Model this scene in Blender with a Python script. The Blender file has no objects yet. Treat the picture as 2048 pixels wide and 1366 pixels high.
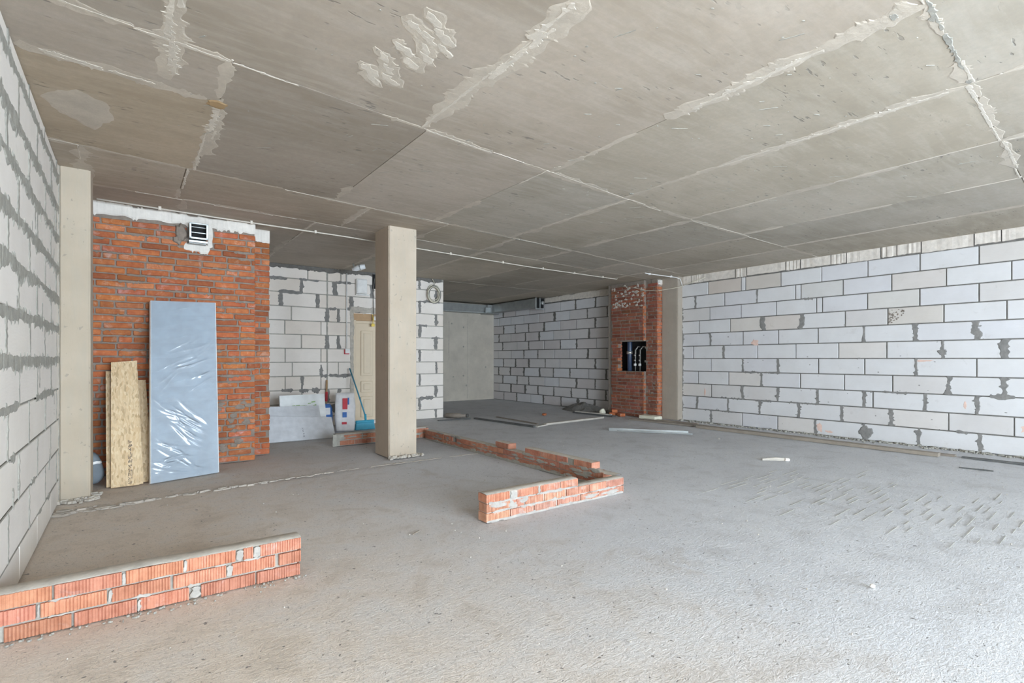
import bpy, bmesh, math, random
import numpy as np
from mathutils import Vector, Matrix, noise
random.seed(7)
S = bpy.context.scene
COL = S.collection
PI = math.pi

# ------------------------------------------------------------------ camera
H = 2.94                      # ceiling height
cam_d = bpy.data.cameras.new('camera')
cam = bpy.data.objects.new('camera', cam_d); COL.objects.link(cam)
cam.location = (0, 0, 1.25)
cam.rotation_euler = (PI/2, 0, -math.atan2(764, 1040))
cam_d.sensor_width = 36; cam_d.lens = 1040/2048*36
cam_d.shift_y = 35/2048
cam_d.clip_start = .02; cam_d.clip_end = 200
S.camera = cam

# ------------------------------------------------------------------ world, daylight, exposure
S.view_settings.view_transform = 'Standard'
S.view_settings.look = 'None'
S.view_settings.exposure = 0.0
S.view_settings.gamma = 1.0
S.view_settings.use_curve_mapping = False
W = bpy.data.worlds.new('overcast_sky'); S.world = W; W.use_nodes = True
bg = W.node_tree.nodes['Background']
bg.inputs[0].default_value = (0.74, 0.865, 1.0, 1)
bg.inputs[1].default_value = 36.0
YW = -5.0                     # inner face of the window wall behind the camera
WINDOWS = [(-.1, 2.9), (3.3, 5.9)]      # x ranges of the openings
WZ0, WZ1 = 0.12, 2.72
for i, (a, b) in enumerate(WINDOWS):
    L = bpy.data.lights.new('window_portal', 'AREA'); L.shape = 'RECTANGLE'
    L.size = b-a; L.size_y = WZ1-WZ0; L.cycles.is_portal = True
    o = bpy.data.objects.new('window_portal', L); COL.objects.link(o)
    o.location = ((a+b)/2, YW-.12, (WZ0+WZ1)/2); o.rotation_euler = (PI/2, 0, 0)
S.cycles.max_bounces = 10; S.cycles.diffuse_bounces = 7
S.cycles.transparent_max_bounces = 12
S.cycles.sample_clamp_indirect = 8

# ------------------------------------------------------------------ materials
def new_mat(name):
    m = bpy.data.materials.new(name); m.use_nodes = True
    nt = m.node_tree; b = nt.nodes['Principled BSDF']
    return m, nt, b
def N(nt, t, **kw):
    n = nt.nodes.new(t)
    for k, v in kw.items():
        if hasattr(n, k): setattr(n, k, v)
        else: n.inputs[k].default_value = v
    return n
def mixc(nt, fac, a, b, blend='MIX'):
    n = nt.nodes.new('ShaderNodeMix'); n.data_type = 'RGBA'; n.blend_type = blend
    for s, v in ((0, fac), (6, a), (7, b)):
        if isinstance(v, bpy.types.NodeSocket): nt.links.new(v, n.inputs[s])
        elif s == 0: n.inputs[s].default_value = v
        else: n.inputs[s].default_value = (*v, 1)
    return n.outputs[2]
def ramp(nt, src, p0, p1, v0=0., v1=1.):
    n = nt.nodes.new('ShaderNodeMapRange'); n.clamp = True
    nt.links.new(src, n.inputs[0])
    n.inputs[1].default_value = p0; n.inputs[2].default_value = p1
    n.inputs[3].default_value = v0; n.inputs[4].default_value = v1
    return n.outputs[0]
def mul(nt, a, b, op='MULTIPLY'):
    n = nt.nodes.new('ShaderNodeMath'); n.operation = op
    for i, v in enumerate((a, b)):
        if isinstance(v, bpy.types.NodeSocket): nt.links.new(v, n.inputs[i])
        else: n.inputs[i].default_value = v
    return n.outputs[0]
def coord(nt, scale=(1, 1, 1), rot=(0, 0, 0), kind='Position'):
    if kind == 'Position':
        src = nt.nodes.new('ShaderNodeNewGeometry').outputs['Position']
    else:
        src = nt.nodes.new('ShaderNodeTexCoord').outputs[kind]
    mp = nt.nodes.new('ShaderNodeMapping'); mp.inputs['Scale'].default_value = scale
    mp.inputs['Rotation'].default_value = rot
    nt.links.new(src, mp.inputs[0]); return mp.outputs[0]
def tex_noise(nt, vec, scale, detail=4, rough=.55, dist=0.):
    n = nt.nodes.new('ShaderNodeTexNoise'); nt.links.new(vec, n.inputs['Vector'])
    n.inputs['Scale'].default_value = scale; n.inputs['Detail'].default_value = detail
    n.inputs['Roughness'].default_value = rough; n.inputs['Distortion'].default_value = dist
    return n.outputs[0]
def tex_vor(nt, vec, scale, feature='F1', out=0):
    n = nt.nodes.new('ShaderNodeTexVoronoi'); n.feature = feature
    nt.links.new(vec, n.inputs['Vector']); n.inputs['Scale'].default_value = scale
    return n.outputs[out]
def bump(nt, b, height, strength, dist=.01):
    n = nt.nodes.new('ShaderNodeBump'); n.inputs['Strength'].default_value = strength
    n.inputs['Distance'].default_value = dist
    nt.links.new(height, n.inputs['Height']); nt.links.new(n.outputs[0], b.inputs['Normal'])
def objcol(nt): return nt.nodes.new('ShaderNodeObjectInfo').outputs['Color']
def plain(name, c, rough=.6, metal=0., var=.14):
    m, nt, b = new_mat(name)
    v = coord(nt, kind='Object')
    n = tex_noise(nt, v, 9, 4)
    col = mixc(nt, ramp(nt, n, .3, .75), tuple(x*(1-var) for x in c), tuple(min(1, x*(1+var*.6)) for x in c))
    nt.links.new(col, b.inputs['Base Color'])
    b.inputs['Roughness'].default_value = rough; b.inputs['Metallic'].default_value = metal
    return m

def mat_ceiling():
    m, nt, b = new_mat('ceiling_concrete')
    v = coord(nt)
    big = tex_noise(nt, v, .9, 5, .6, .4)
    vs = coord(nt, (1.0, 5.5, 1), (0, 0, .1))
    streak = tex_noise(nt, vs, 2.2, 6, .65, .3)
    fine = tex_noise(nt, v, 26, 5, .7)
    c = mixc(nt, ramp(nt, big, .36, .66), (.375, .315, .243), (.485, .413, .333))
    c = mixc(nt, mul(nt, ramp(nt, streak, .45, .70), .68), c, (.52, .458, .383))
    c = mixc(nt, mul(nt, ramp(nt, fine, .35, .7), .36), c, (.33, .29, .24))
    fv = coord(nt, (1.0, 3.5, 1), (0, 0, -.45))
    fl = tex_noise(nt, fv, 9, 2, .5)
    fl2 = tex_noise(nt, v, 1.5, 2)
    fleck = mul(nt, ramp(nt, fl, .655, .70), ramp(nt, fl2, .47, .60))
    c = mixc(nt, mul(nt, fleck, .75), c, (.20, .18, .155))
    c = mixc(nt, 1.0, c, objcol(nt), 'MULTIPLY')
    nt.links.new(c, b.inputs['Base Color']); b.inputs['Roughness'].default_value = .85
    bump(nt, b, mul(nt, mul(nt, fine, .5), mul(nt, fleck, -.8), 'ADD'), .35, .006)
    return m
def mat_floor():
    m, nt, b = new_mat('floor_screed')
    v = coord(nt)
    big = tex_noise(nt, v, .55, 5, .6, .5)
    mid = tex_noise(nt, v, 3.2, 6, .68, .6)
    sv = coord(nt, (1, 2.2, 1), (0, 0, .5))
    dirn = tex_noise(nt, sv, 22, 5, .65, .9)
    d2 = tex_noise(nt, coord(nt, (2.0, 1, 1), (0, 0, -.3)), 50, 4, .7, 1.2)
    fine = tex_noise(nt, v, 110, 4, .75)
    # brown dust on the brick wall side, with warm brighter light painted into its colour
    sep = nt.nodes.new('ShaderNodeSeparateXYZ'); nt.links.new(v, sep.inputs[0])
    dx = ramp(nt, mul(nt, sep.outputs[0], mul(nt, mid, 2.2), 'ADD'), 3.9, 1.4)
    c = mixc(nt, ramp(nt, big, .3, .72), (.54, .545, .565), (.63, .64, .665))
    c = mixc(nt, mul(nt, dx, .85), c, (.72, .60, .475))
    c = mixc(nt, mul(nt, ramp(nt, mid, .38, .68), .35), c, (.67, .66, .645))
    c = mixc(nt, mul(nt, ramp(nt, mid, .48, .34), .30), c, (.38, .35, .315))
    c = mixc(nt, mul(nt, ramp(nt, dirn, .55, .68), .30), c, (.31, .29, .265))
    c = mixc(nt, mul(nt, ramp(nt, d2, .55, .66), .52), c, (.28, .262, .24))
    pv = tex_noise(nt, v, 30, 2, .5)
    pit = ramp(nt, pv, .695, .73)
    c = mixc(nt, mul(nt, pit, .8), c, (.17, .16, .15))
    nt.links.new(c, b.inputs['Base Color']); b.inputs['Roughness'].default_value = .82
    h = mul(nt, mul(nt, dirn, 1.0), mul(nt, d2, .7), 'ADD')
    h = mul(nt, h, mul(nt, fine, .30), 'ADD')
    h = mul(nt, h, mul(nt, pit, -.8), 'ADD')
    bump(nt, b, h, .65, .013)
    return m
def mat_block():
    m, nt, b = new_mat('aerated_block')
    v = coord(nt)
    n1 = tex_noise(nt, v, 3.2, 5, .6)
    n2 = tex_noise(nt, v, 60, 4, .7)
    hv = coord(nt, (1, 1, 14))
    saw = tex_noise(nt, hv, 6, 3, .6)
    base = mixc(nt, ramp(nt, n1, .3, .7), (.68, .665, .65), (.74, .73, .72))
    base = mixc(nt, mul(nt, ramp(nt, saw, .5, .75), .16), base, (.62, .60, .59))
    n3 = tex_noise(nt, v, 7.5, 5, .7, .5)
    base = mixc(nt, mul(nt, ramp(nt, n3, .62, .75), .5), base, (.55, .525, .50))
    base = mixc(nt, 1.0, base, objcol(nt), 'MULTIPLY')
    nt.links.new(base, b.inputs['Base Color']); b.inputs['Roughness'].default_value = .9
    bump(nt, b, mul(nt, n2, mul(nt, saw, .6), 'ADD'), .25, .004)
    return m
def mat_mortar(name, c, var=.75, s=14):
    m, nt, b = new_mat(name)
    v = coord(nt)
    n1 = tex_noise(nt, v, s, 5, .65)
    n2 = tex_noise(nt, v, s*6, 4, .7)
    col = mixc(nt, ramp(nt, n1, .3, .7), tuple(x*var for x in c), tuple(min(1, x*1.12) for x in c))
    nt.links.new(col, b.inputs['Base Color']); b.inputs['Roughness'].default_value = .92
    bump(nt, b, mul(nt, n1, n2, 'ADD'), .5, .006)
    return m
def mat_brick(name, c0, c1, white=.25):
    m, nt, b = new_mat(name)
    v = coord(nt)
    n1 = tex_noise(nt, v, 16, 5, .65)
    n2 = tex_noise(nt, v, 75, 4, .7)
    n3 = tex_noise(nt, v, 8, 4, .7, .8)
    c = mixc(nt, ramp(nt, n1, .3, .72), c0, c1)
    c = mixc(nt, mul(nt, ramp(nt, n3, .55, .72), white), c, (.66, .52, .46))
    n4 = tex_noise(nt, v, 11, 3, .6, 1.)
    c = mixc(nt, mul(nt, ramp(nt, n4, .66, .78), .55), c, (.20, .13, .10))
    c = mixc(nt, 1.0, c, objcol(nt), 'MULTIPLY')
    nt.links.new(c, b.inputs['Base Color']); b.inputs['Roughness'].default_value = .88
    bump(nt, b, mul(nt, n1, n2, 'ADD'), .4, .004)
    return m
def mat_column():
    m, nt, b = new_mat('column_concrete')
    v = coord(nt)
    n1 = tex_noise(nt, v, 2.2, 5, .6)
    vv = coord(nt, (6, 6, 1.2)); n2 = tex_noise(nt, vv, 3, 5, .65)
    n3 = tex_noise(nt, v, 22, 2, .5); pit = ramp(nt, n3, .69, .73)
    c = mixc(nt, ramp(nt, n1, .3, .7), (.43, .365, .29), (.51, .44, .36))
    c = mixc(nt, mul(nt, ramp(nt, n2, .45, .7), .42), c, (.41, .375, .32))
    c = mixc(nt, mul(nt, pit, .5), c, (.27, .25, .22))
    c = mixc(nt, 1.0, c, objcol(nt), 'MULTIPLY')
    nt.links.new(c, b.inputs['Base Color']); b.inputs['Roughness'].default_value = .85
    bump(nt, b, mul(nt, n2, mul(nt, pit, -1.), 'ADD'), .35, .005)
    return m
def mat_osb():
    m, nt, b = new_mat('osb_flakes')
    v = coord(nt, kind='Object')
    dn = nt.nodes.new('ShaderNodeTexNoise'); dn.inputs['Scale'].default_value = 9
    nt.links.new(v, dn.inputs['Vector'])
    ad = nt.nodes.new('ShaderNodeVectorMath'); ad.operation = 'MULTIPLY_ADD'
    nt.links.new(dn.outputs['Color'], ad.inputs[0]); ad.inputs[1].default_value = (.05, .05, .05)
    nt.links.new(v, ad.inputs[2])
    vo = nt.nodes.new('ShaderNodeTexVoronoi'); vo.inputs['Scale'].default_value = 48
    mp = nt.nodes.new('ShaderNodeMapping'); mp.inputs['Scale'].default_value = (1.6, .6, .55)
    nt.links.new(ad.outputs[0], mp.inputs[0]); nt.links.new(mp.outputs[0], vo.inputs['Vector'])
    sp = nt.nodes.new('ShaderNodeSeparateColor'); nt.links.new(vo.outputs['Color'], sp.inputs[0])
    c = mixc(nt, sp.outputs[0], (.68, .49, .28), (.80, .64, .42))
    c = mixc(nt, mul(nt, ramp(nt, sp.outputs[1], .8, .9), .55), c, (.40, .26, .13))
    g = coord(nt, (40, 40, 4), kind='Object'); gn = tex_noise(nt, g, 3, 4)
    c = mixc(nt, mul(nt, ramp(nt, gn, .45, .7), .3), c, (.45, .30, .15))
    nt.links.new(c, b.inputs['Base Color']); b.inputs['Roughness'].default_value = .7
    bump(nt, b, sp.outputs[2], .25, .003)
    return m
def mat_film():
    m, nt, b = new_mat('clear_film')
    nt.nodes.remove(b)
    out = nt.nodes['Material Output']
    tr = N(nt, 'ShaderNodeBsdfTransparent'); tr.inputs[0].default_value = (.95, .96, .97, 1)
    df = N(nt, 'ShaderNodeBsdfDiffuse'); df.inputs[0].default_value = (.85, .87, .88, 1)
    gl = N(nt, 'ShaderNodeBsdfAnisotropic'); gl.inputs['Roughness'].default_value = .16
    gl.inputs[0].default_value = (1, 1, 1, 1)
    m1 = N(nt, 'ShaderNodeMixShader'); m1.inputs[0].default_value = .17
    nt.links.new(tr.outputs[0], m1.inputs[1]); nt.links.new(df.outputs[0], m1.inputs[2])
    fr = N(nt, 'ShaderNodeFresnel'); fr.inputs[0].default_value = 1.6
    m2 = N(nt, 'ShaderNodeMixShader'); nt.links.new(fr.outputs[0], m2.inputs[0])
    nt.links.new(m1.outputs[0], m2.inputs[1]); nt.links.new(gl.outputs[0], m2.inputs[2])
    nt.links.new(m2.outputs[0], out.inputs[0])
    return m
M = dict(
    ceiling=mat_ceiling(), floor=mat_floor(), block=mat_block(), column=mat_column(),
    mortar=mat_mortar('grey_mortar', (.36, .345, .30)),
    mortar_mid=mat_mortar('cement_smear', (.25, .24, .225)),
    mortar_dark=mat_mortar('dark_mortar', (.17, .16, .145)),
    mortar_light=mat_mortar('light_mortar', (.52, .475, .41)),
    halo=mat_mortar('ceiling_slurry', (.52, .46, .38), .88, 7),
    brick_mortar=mat_mortar('brick_mortar', (.26, .215, .175)),
    seam=mat_mortar('ceiling_seam', (.60, .545, .465), .9, 9),
    plaster=mat_mortar('white_plaster', (.70, .66, .60), .92, 9),
    foam=mat_mortar('pale_filler', (.70, .64, .57), .86, 16),
    brick=mat_brick('red_brick', (.36, .10, .04), (.54, .18, .066), .42),
    brick_low=mat_brick('ribbed_brick', (.43, .165, .095), (.62, .29, .185), .42),
    brick_dark=mat_brick('shaded_brick', (.23, .075, .045), (.34, .115, .065), .2),  # darker copy of the red brick, shade painted in for the shaft's side faces
    concrete_far=mat_mortar('far_concrete', (.56, .51, .43), .88, 2.5),
    osb=mat_osb(), film=mat_film(),
    panel=plain('blue_grey_board', (.33, .40, .46), .5),
    galv=plain('galvanised_steel', (.62, .66, .66), .35, .85),
    galv_dark=plain('duct_steel', (.36, .37, .36), .45, .6),
    black=plain('black_void', (.012, .012, .012), .9),  # black that stands in for the shade inside openings
    white_pl=plain('white_plastic', (.82, .81, .78), .45),
    cream=plain('cream_door_paint', (.70, .58, .42), .5, 0., .04),
    brown=plain('brown_wood', (.50, .32, .17), .6),
    gypsum=plain('gypsum_paper', (.62, .63, .65), .75),
    white_bag=plain('white_woven_bag', (.80, .79, .79), .6),
    red=plain('red_print', (.60, .05, .07), .6), blue=plain('blue_print', (.06, .18, .50), .6),
    teal=plain('teal_plastic', (.04, .36, .52), .45), teal_dk=plain('teal_handle', (.04, .28, .42), .4),
    green=plain('green_print', (.28, .48, .12), .5),
    sack=plain('blue_grey_sack', (.19, .22, .245), .8),
    wood=plain('weathered_plank', (.31, .265, .215), .85), wood2=plain('wet_plank', (.26, .22, .18), .85),
    wood_light=plain('pale_lath', (.50, .46, .40), .85), dark_wood=plain('dark_lath', (.10, .10, .095), .8),
    ink=plain('dark_ink', (.16, .12, .10), .8), grey_ink=plain('grey_ink', (.20, .20, .22), .8),
    conduit=plain('conduit_pvc', (.62, .57, .49), .5), wire=plain('cream_cable', (.66, .62, .50), .5), wire_dk=plain('grey_cable', (.24, .23, .21), .6),
    yellow=plain('yellow_tag', (.85, .62, .10), .5), pipe_blue=plain('blue_grey_pipe', (.035, .055, .10), .35),
    chrome=plain('pipe_metal', (.62, .60, .56), .35, .7),
    heap=mat_mortar('dried_mortar_heap', (.19, .18, .165)),
    foam_block=plain('cream_foam', (.80, .77, .62), .8),
    pane=plain('window_frame_paint', (.75, .75, .74), .5),
    dim_lamp=plain('lamp_glass', (.85, .87, .88), .15),
    rust=plain('ochre_knot', (.40, .27, .14), .9),
)

# ------------------------------------------------------------------ mesh helpers
def link(o, parent=None):
    COL.objects.link(o)
    if parent is not None: o.parent = parent
    return o
def mesh_data(name, vs, fs, mat=None, smooth=False):
    me = bpy.data.meshes.new(name); me.from_pydata([tuple(v) for v in vs], [], fs); me.update()
    if mat: me.materials.append(mat)
    if smooth: me.polygons.foreach_set('use_smooth', [True]*len(me.polygons))
    return me
def mesh_obj(name, vs, fs, mat, parent=None, smooth=False, loc=(0, 0, 0)):
    o = bpy.data.objects.new(name, mesh_data(name, vs, fs, mat, smooth)); o.location = loc
    return link(o, parent)
def tag(o, label, cat=None, group=None, kind=None):
    o['label'] = label
    if cat: o['category'] = cat
    if group: o['group'] = group
    if kind: o['kind'] = kind
    return o
def empty(name, loc=(0, 0, 0), rz=0):
    o = bpy.data.objects.new(name, None); o.location = loc; o.rotation_euler = (0, 0, rz)
    o.empty_display_size = .1
    COL.objects.link(o); return o
def struct(o, label=None):
    o['kind'] = 'structure'
    if label: o['label'] = label
    return o
_cache = {}
def cbox_mesh(name, d, mat, c=.004, jit=0., var=0):
    """chamfered box centred at the origin, shared between alike pieces"""
    key = (name, tuple(round(x, 3) for x in d), mat.name, c, jit, var)
    if key in _cache: return _cache[key]
    bm = bmesh.new(); bmesh.ops.create_cube(bm, size=1)
    bmesh.ops.scale(bm, vec=d, verts=bm.verts)
    if c > 0: bmesh.ops.bevel(bm, geom=list(bm.edges), offset=min(c, min(d)*.3), segments=1, affect='EDGES')
    if jit:
        r = random.Random(int(d[0]*1000)*31+int(d[1]*1000)*17+int(d[2]*1000)*7+var*77)
        for v in bm.verts: v.co += Vector((r.uniform(-jit, jit), r.uniform(-jit, jit), r.uniform(-jit, jit)))
    me = bpy.data.meshes.new(name); bm.to_mesh(me); bm.free(); me.materials.append(mat)
    _cache[key] = me; return me
def piece(name, me, loc, parent, rot=(0, 0, 0), color=None):
    o = bpy.data.objects.new(name, me); o.location = loc; o.rotation_euler = rot
    if color: o.color = (*color, 1)
    return link(o, parent)
def box(name, lo, hi, mat, parent=None, c=.004, rot=(0, 0, 0)):
    d = tuple(b-a for a, b in zip(lo, hi))
    me = cbox_mesh(name, d, mat, c)
    return piece(name, me, tuple((a+b)/2 for a, b in zip(lo, hi)), parent, rot)
def bbox(name, lo, hi, mat, parent=None):
    """plain box with its coordinates in the mesh, so that children keep world positions"""
    (a, b, c), (d, e, f) = lo, hi
    vs = [(a, b, c), (d, b, c), (d, e, c), (a, e, c), (a, b, f), (d, b, f), (d, e, f), (a, e, f)]
    fs = [(3, 2, 1, 0), (4, 5, 6, 7), (0, 1, 5, 4), (1, 2, 6, 5), (2, 3, 7, 6), (3, 0, 4, 7)]
    return mesh_obj(name, vs, fs, mat, parent)
def tube_data(pts, r, seg=10, closed=False, caps=True):
    pts = [Vector(p) for p in pts]; vs = []; fs = []; n = len(pts)
    rr = r if isinstance(r, (list, tuple)) else [r]*n
    up = Vector((0, 0, 1))
    for i, p in enumerate(pts):
        a = pts[(i-1) % n] if (closed or i > 0) else p
        b = pts[(i+1) % n] if (closed or i < n-1) else p
        t = (b-a).normalized()
        x = t.cross(up)
        if x.length < 1e-3: x = t.cross(Vector((1, 0, 0)))
        x.normalize(); y = t.cross(x)
        for k in range(seg):
            an = 2*PI*k/seg; vs.append(p + (x*math.cos(an)+y*math.sin(an))*rr[i])
    m = n if closed else n-1
    for i in range(m):
        j = (i+1) % n
        for k in range(seg):
            fs.append((i*seg+k, i*seg+(k+1) % seg, j*seg+(k+1) % seg, j*seg+k))
    if not closed and caps:
        fs.append(tuple(range(seg))[::-1]); fs.append(tuple((n-1)*seg+k for k in range(seg)))
    return vs, fs
def tube(name, pts, r, mat, parent=None, seg=10, closed=False):
    vs, fs = tube_data(pts, r, seg, closed)
    return mesh_obj(name, vs, fs, mat, parent, True)

class Acc:
    """collects ragged strips and blobs of mortar that lie on a plane"""
    def __init__(s, mp): s.v = []; s.f = []; s.mp = mp; s.seed = random.random()*100
    def strip(s, p0, p1, w, rough=.5, proud=.004, freq=30., spike=.0, taper=.25, step=.012, side=(1, 1)):
        s.seed += 3.7
        pk = proud*random.uniform(.85, 1.15); p0 = np.array(p0, float); p1 = np.array(p1, float)
        L = np.linalg.norm(p1-p0)
        if L < .01: return
        d = (p1-p0)/L; q = np.array((-d[1], d[0])); n = max(4, int(L/step))
        b0 = len(s.v)
        for i in range(n+1):
            t = i/n; x = t*L
            e = min(1, min(t, 1-t)*L/(w*taper+1e-6)) if taper > 0 else 1
            off = []
            for sd in (0, 1):
                k = noise.noise(Vector((x*freq, s.seed, sd*9.1)))
                k2 = noise.noise(Vector((x*freq*.25, s.seed+5, sd*4.3)))
                a = w/2*side[sd]*max(.12, 1+rough*(k*1.1+k2*1.3))*(.25+.75*e)
                if spike and noise.noise(Vector((x*freq*1.7, s.seed+11, sd*2.7))) > .25: a += spike*random.random()
                off.append(a)
            c = p0+d*x
            l = c+q*off[0]; r = c-q*off[1]
            li = c+q*off[0]*.72; ri = c-q*off[1]*.72
            h = pk*(.75+.5*noise.noise(Vector((x*40, s.seed, 3))))
            s.v += [s.mp(l[0], l[1], -.002), s.mp(li[0], li[1], h), s.mp(ri[0], ri[1], h), s.mp(r[0], r[1], -.002)]
        for i in range(n):
            a = b0+i*4; c = a+4
            for k in range(3): s.f.append((a+k, a+k+1, c+k+1, c+k))
    def blob(s, c, rx, ry, proud=.005, n=18, rough=.45):
        s.seed += 2.3; b0 = len(s.v); proud *= random.uniform(.75, 1.25)
        s.v.append(s.mp(c[0], c[1], proud))
        for ring, (k, h) in enumerate(((.75, proud), (1, -.002))):
            for i in range(n):
                a = 2*PI*i/n
                r = 1+rough*(noise.noise(Vector((math.cos(a)*2, math.sin(a)*2, s.seed)))*1.4 + random.uniform(-.25, .25))
                s.v.append(s.mp(c[0]+rx*k*r*math.cos(a), c[1]+ry*k*r*math.sin(a), h))
        for i in range(n):
            j = (i+1) % n
            s.f.append((b0, b0+1+i, b0+1+j)); s.f.append((b0+1+i, b0+1+n+i, b0+1+n+j, b0+1+j))
    def build(s, name, mat, parent, kind='stuff', label=None):
        if not s.v: return None
        o = mesh_obj(name, s.v, s.f, mat, parent)
        if kind: o['kind'] = kind
        if label: o['label'] = label
        return o

# ------------------------------------------------------------------ floor
def make_floor():
    x0, x1, y0, y1 = -.75, 9.45, YW-.1, 13.8
    nx, ny = 205, 306
    xs = np.linspace(x0, x1, nx); ys = np.linspace(y0, y1, ny)
    vs = []
    for y in ys:
        for x in xs:
            z = -.004+.005*noise.noise(Vector((x*1.3, y*1.3, 0)))+.0025*noise.noise(Vector((x*6, y*6, 4)))
            e = 5.62+.07*x                        # older slab lies a little lower beyond the screed edge
            if x < 3.1 and y > e: z -= .006
            vs.append((x, y, min(z, 0)))
    fs = [(j*nx+i, j*nx+i+1, (j+1)*nx+i+1, (j+1)*nx+i) for j in range(ny-1) for i in range(nx-1)]
    o = mesh_obj('floor', vs, fs, M['floor'], None, True)
    struct(o, 'rough grey cement screed floor with trowel marks')
    a = Acc(lambda u, v, h: (u, v, h))
    # broken edge of the screed running from the left column to the middle column
    rr = random.Random(12)
    for i in range(95):
        t = rr.random()**1.8; x = -.45+t*2.3; y = 5.55+.11*(x+.45)+rr.gauss(0, .035*(1-.75*t))
        q = rr.uniform(.012, .045)*(1-.55*t); a.blob((x, y), q*1.6, q, rr.uniform(.005, .018)*(1-.5*t), 9, .6)
    for i in range(26):
        x = .3+i*.13; y = 5.635+.1*min(x, 1.9)+.0*x if x < 1.9 else 5.82
        if rr.random() < .8: a.strip((x, y+rr.uniform(-.012, .012)), (x+rr.uniform(.08, .2), y+.01+rr.uniform(-.012, .012)), rr.uniform(.008, .02), .9, .004, 20, .012, .5)
    a.build('screed_edge', mat_mortar('screed_crumble', (.47, .42, .36)), o, 'stuff')
    a = Acc(lambda u, v, h: (u, v, h))
    for i in range(30):                            # grooves of a notched float dragged across the screed
        y = .75+i*.075+random.uniform(-.02, .02); x = 4.5+.35*math.sin(i*1.3)+random.uniform(0, .5)
        for k in range(3):
            L = random.uniform(.12, .4); a.strip((x, y), (x+L, y+L*.06), .005, .8, .0005, 30, 0, .3, .02); x += L+random.uniform(.03, .3)
    a.build('float_line', M['mortar'], o, 'stuff')
    return o
floor = make_floor()

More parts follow.
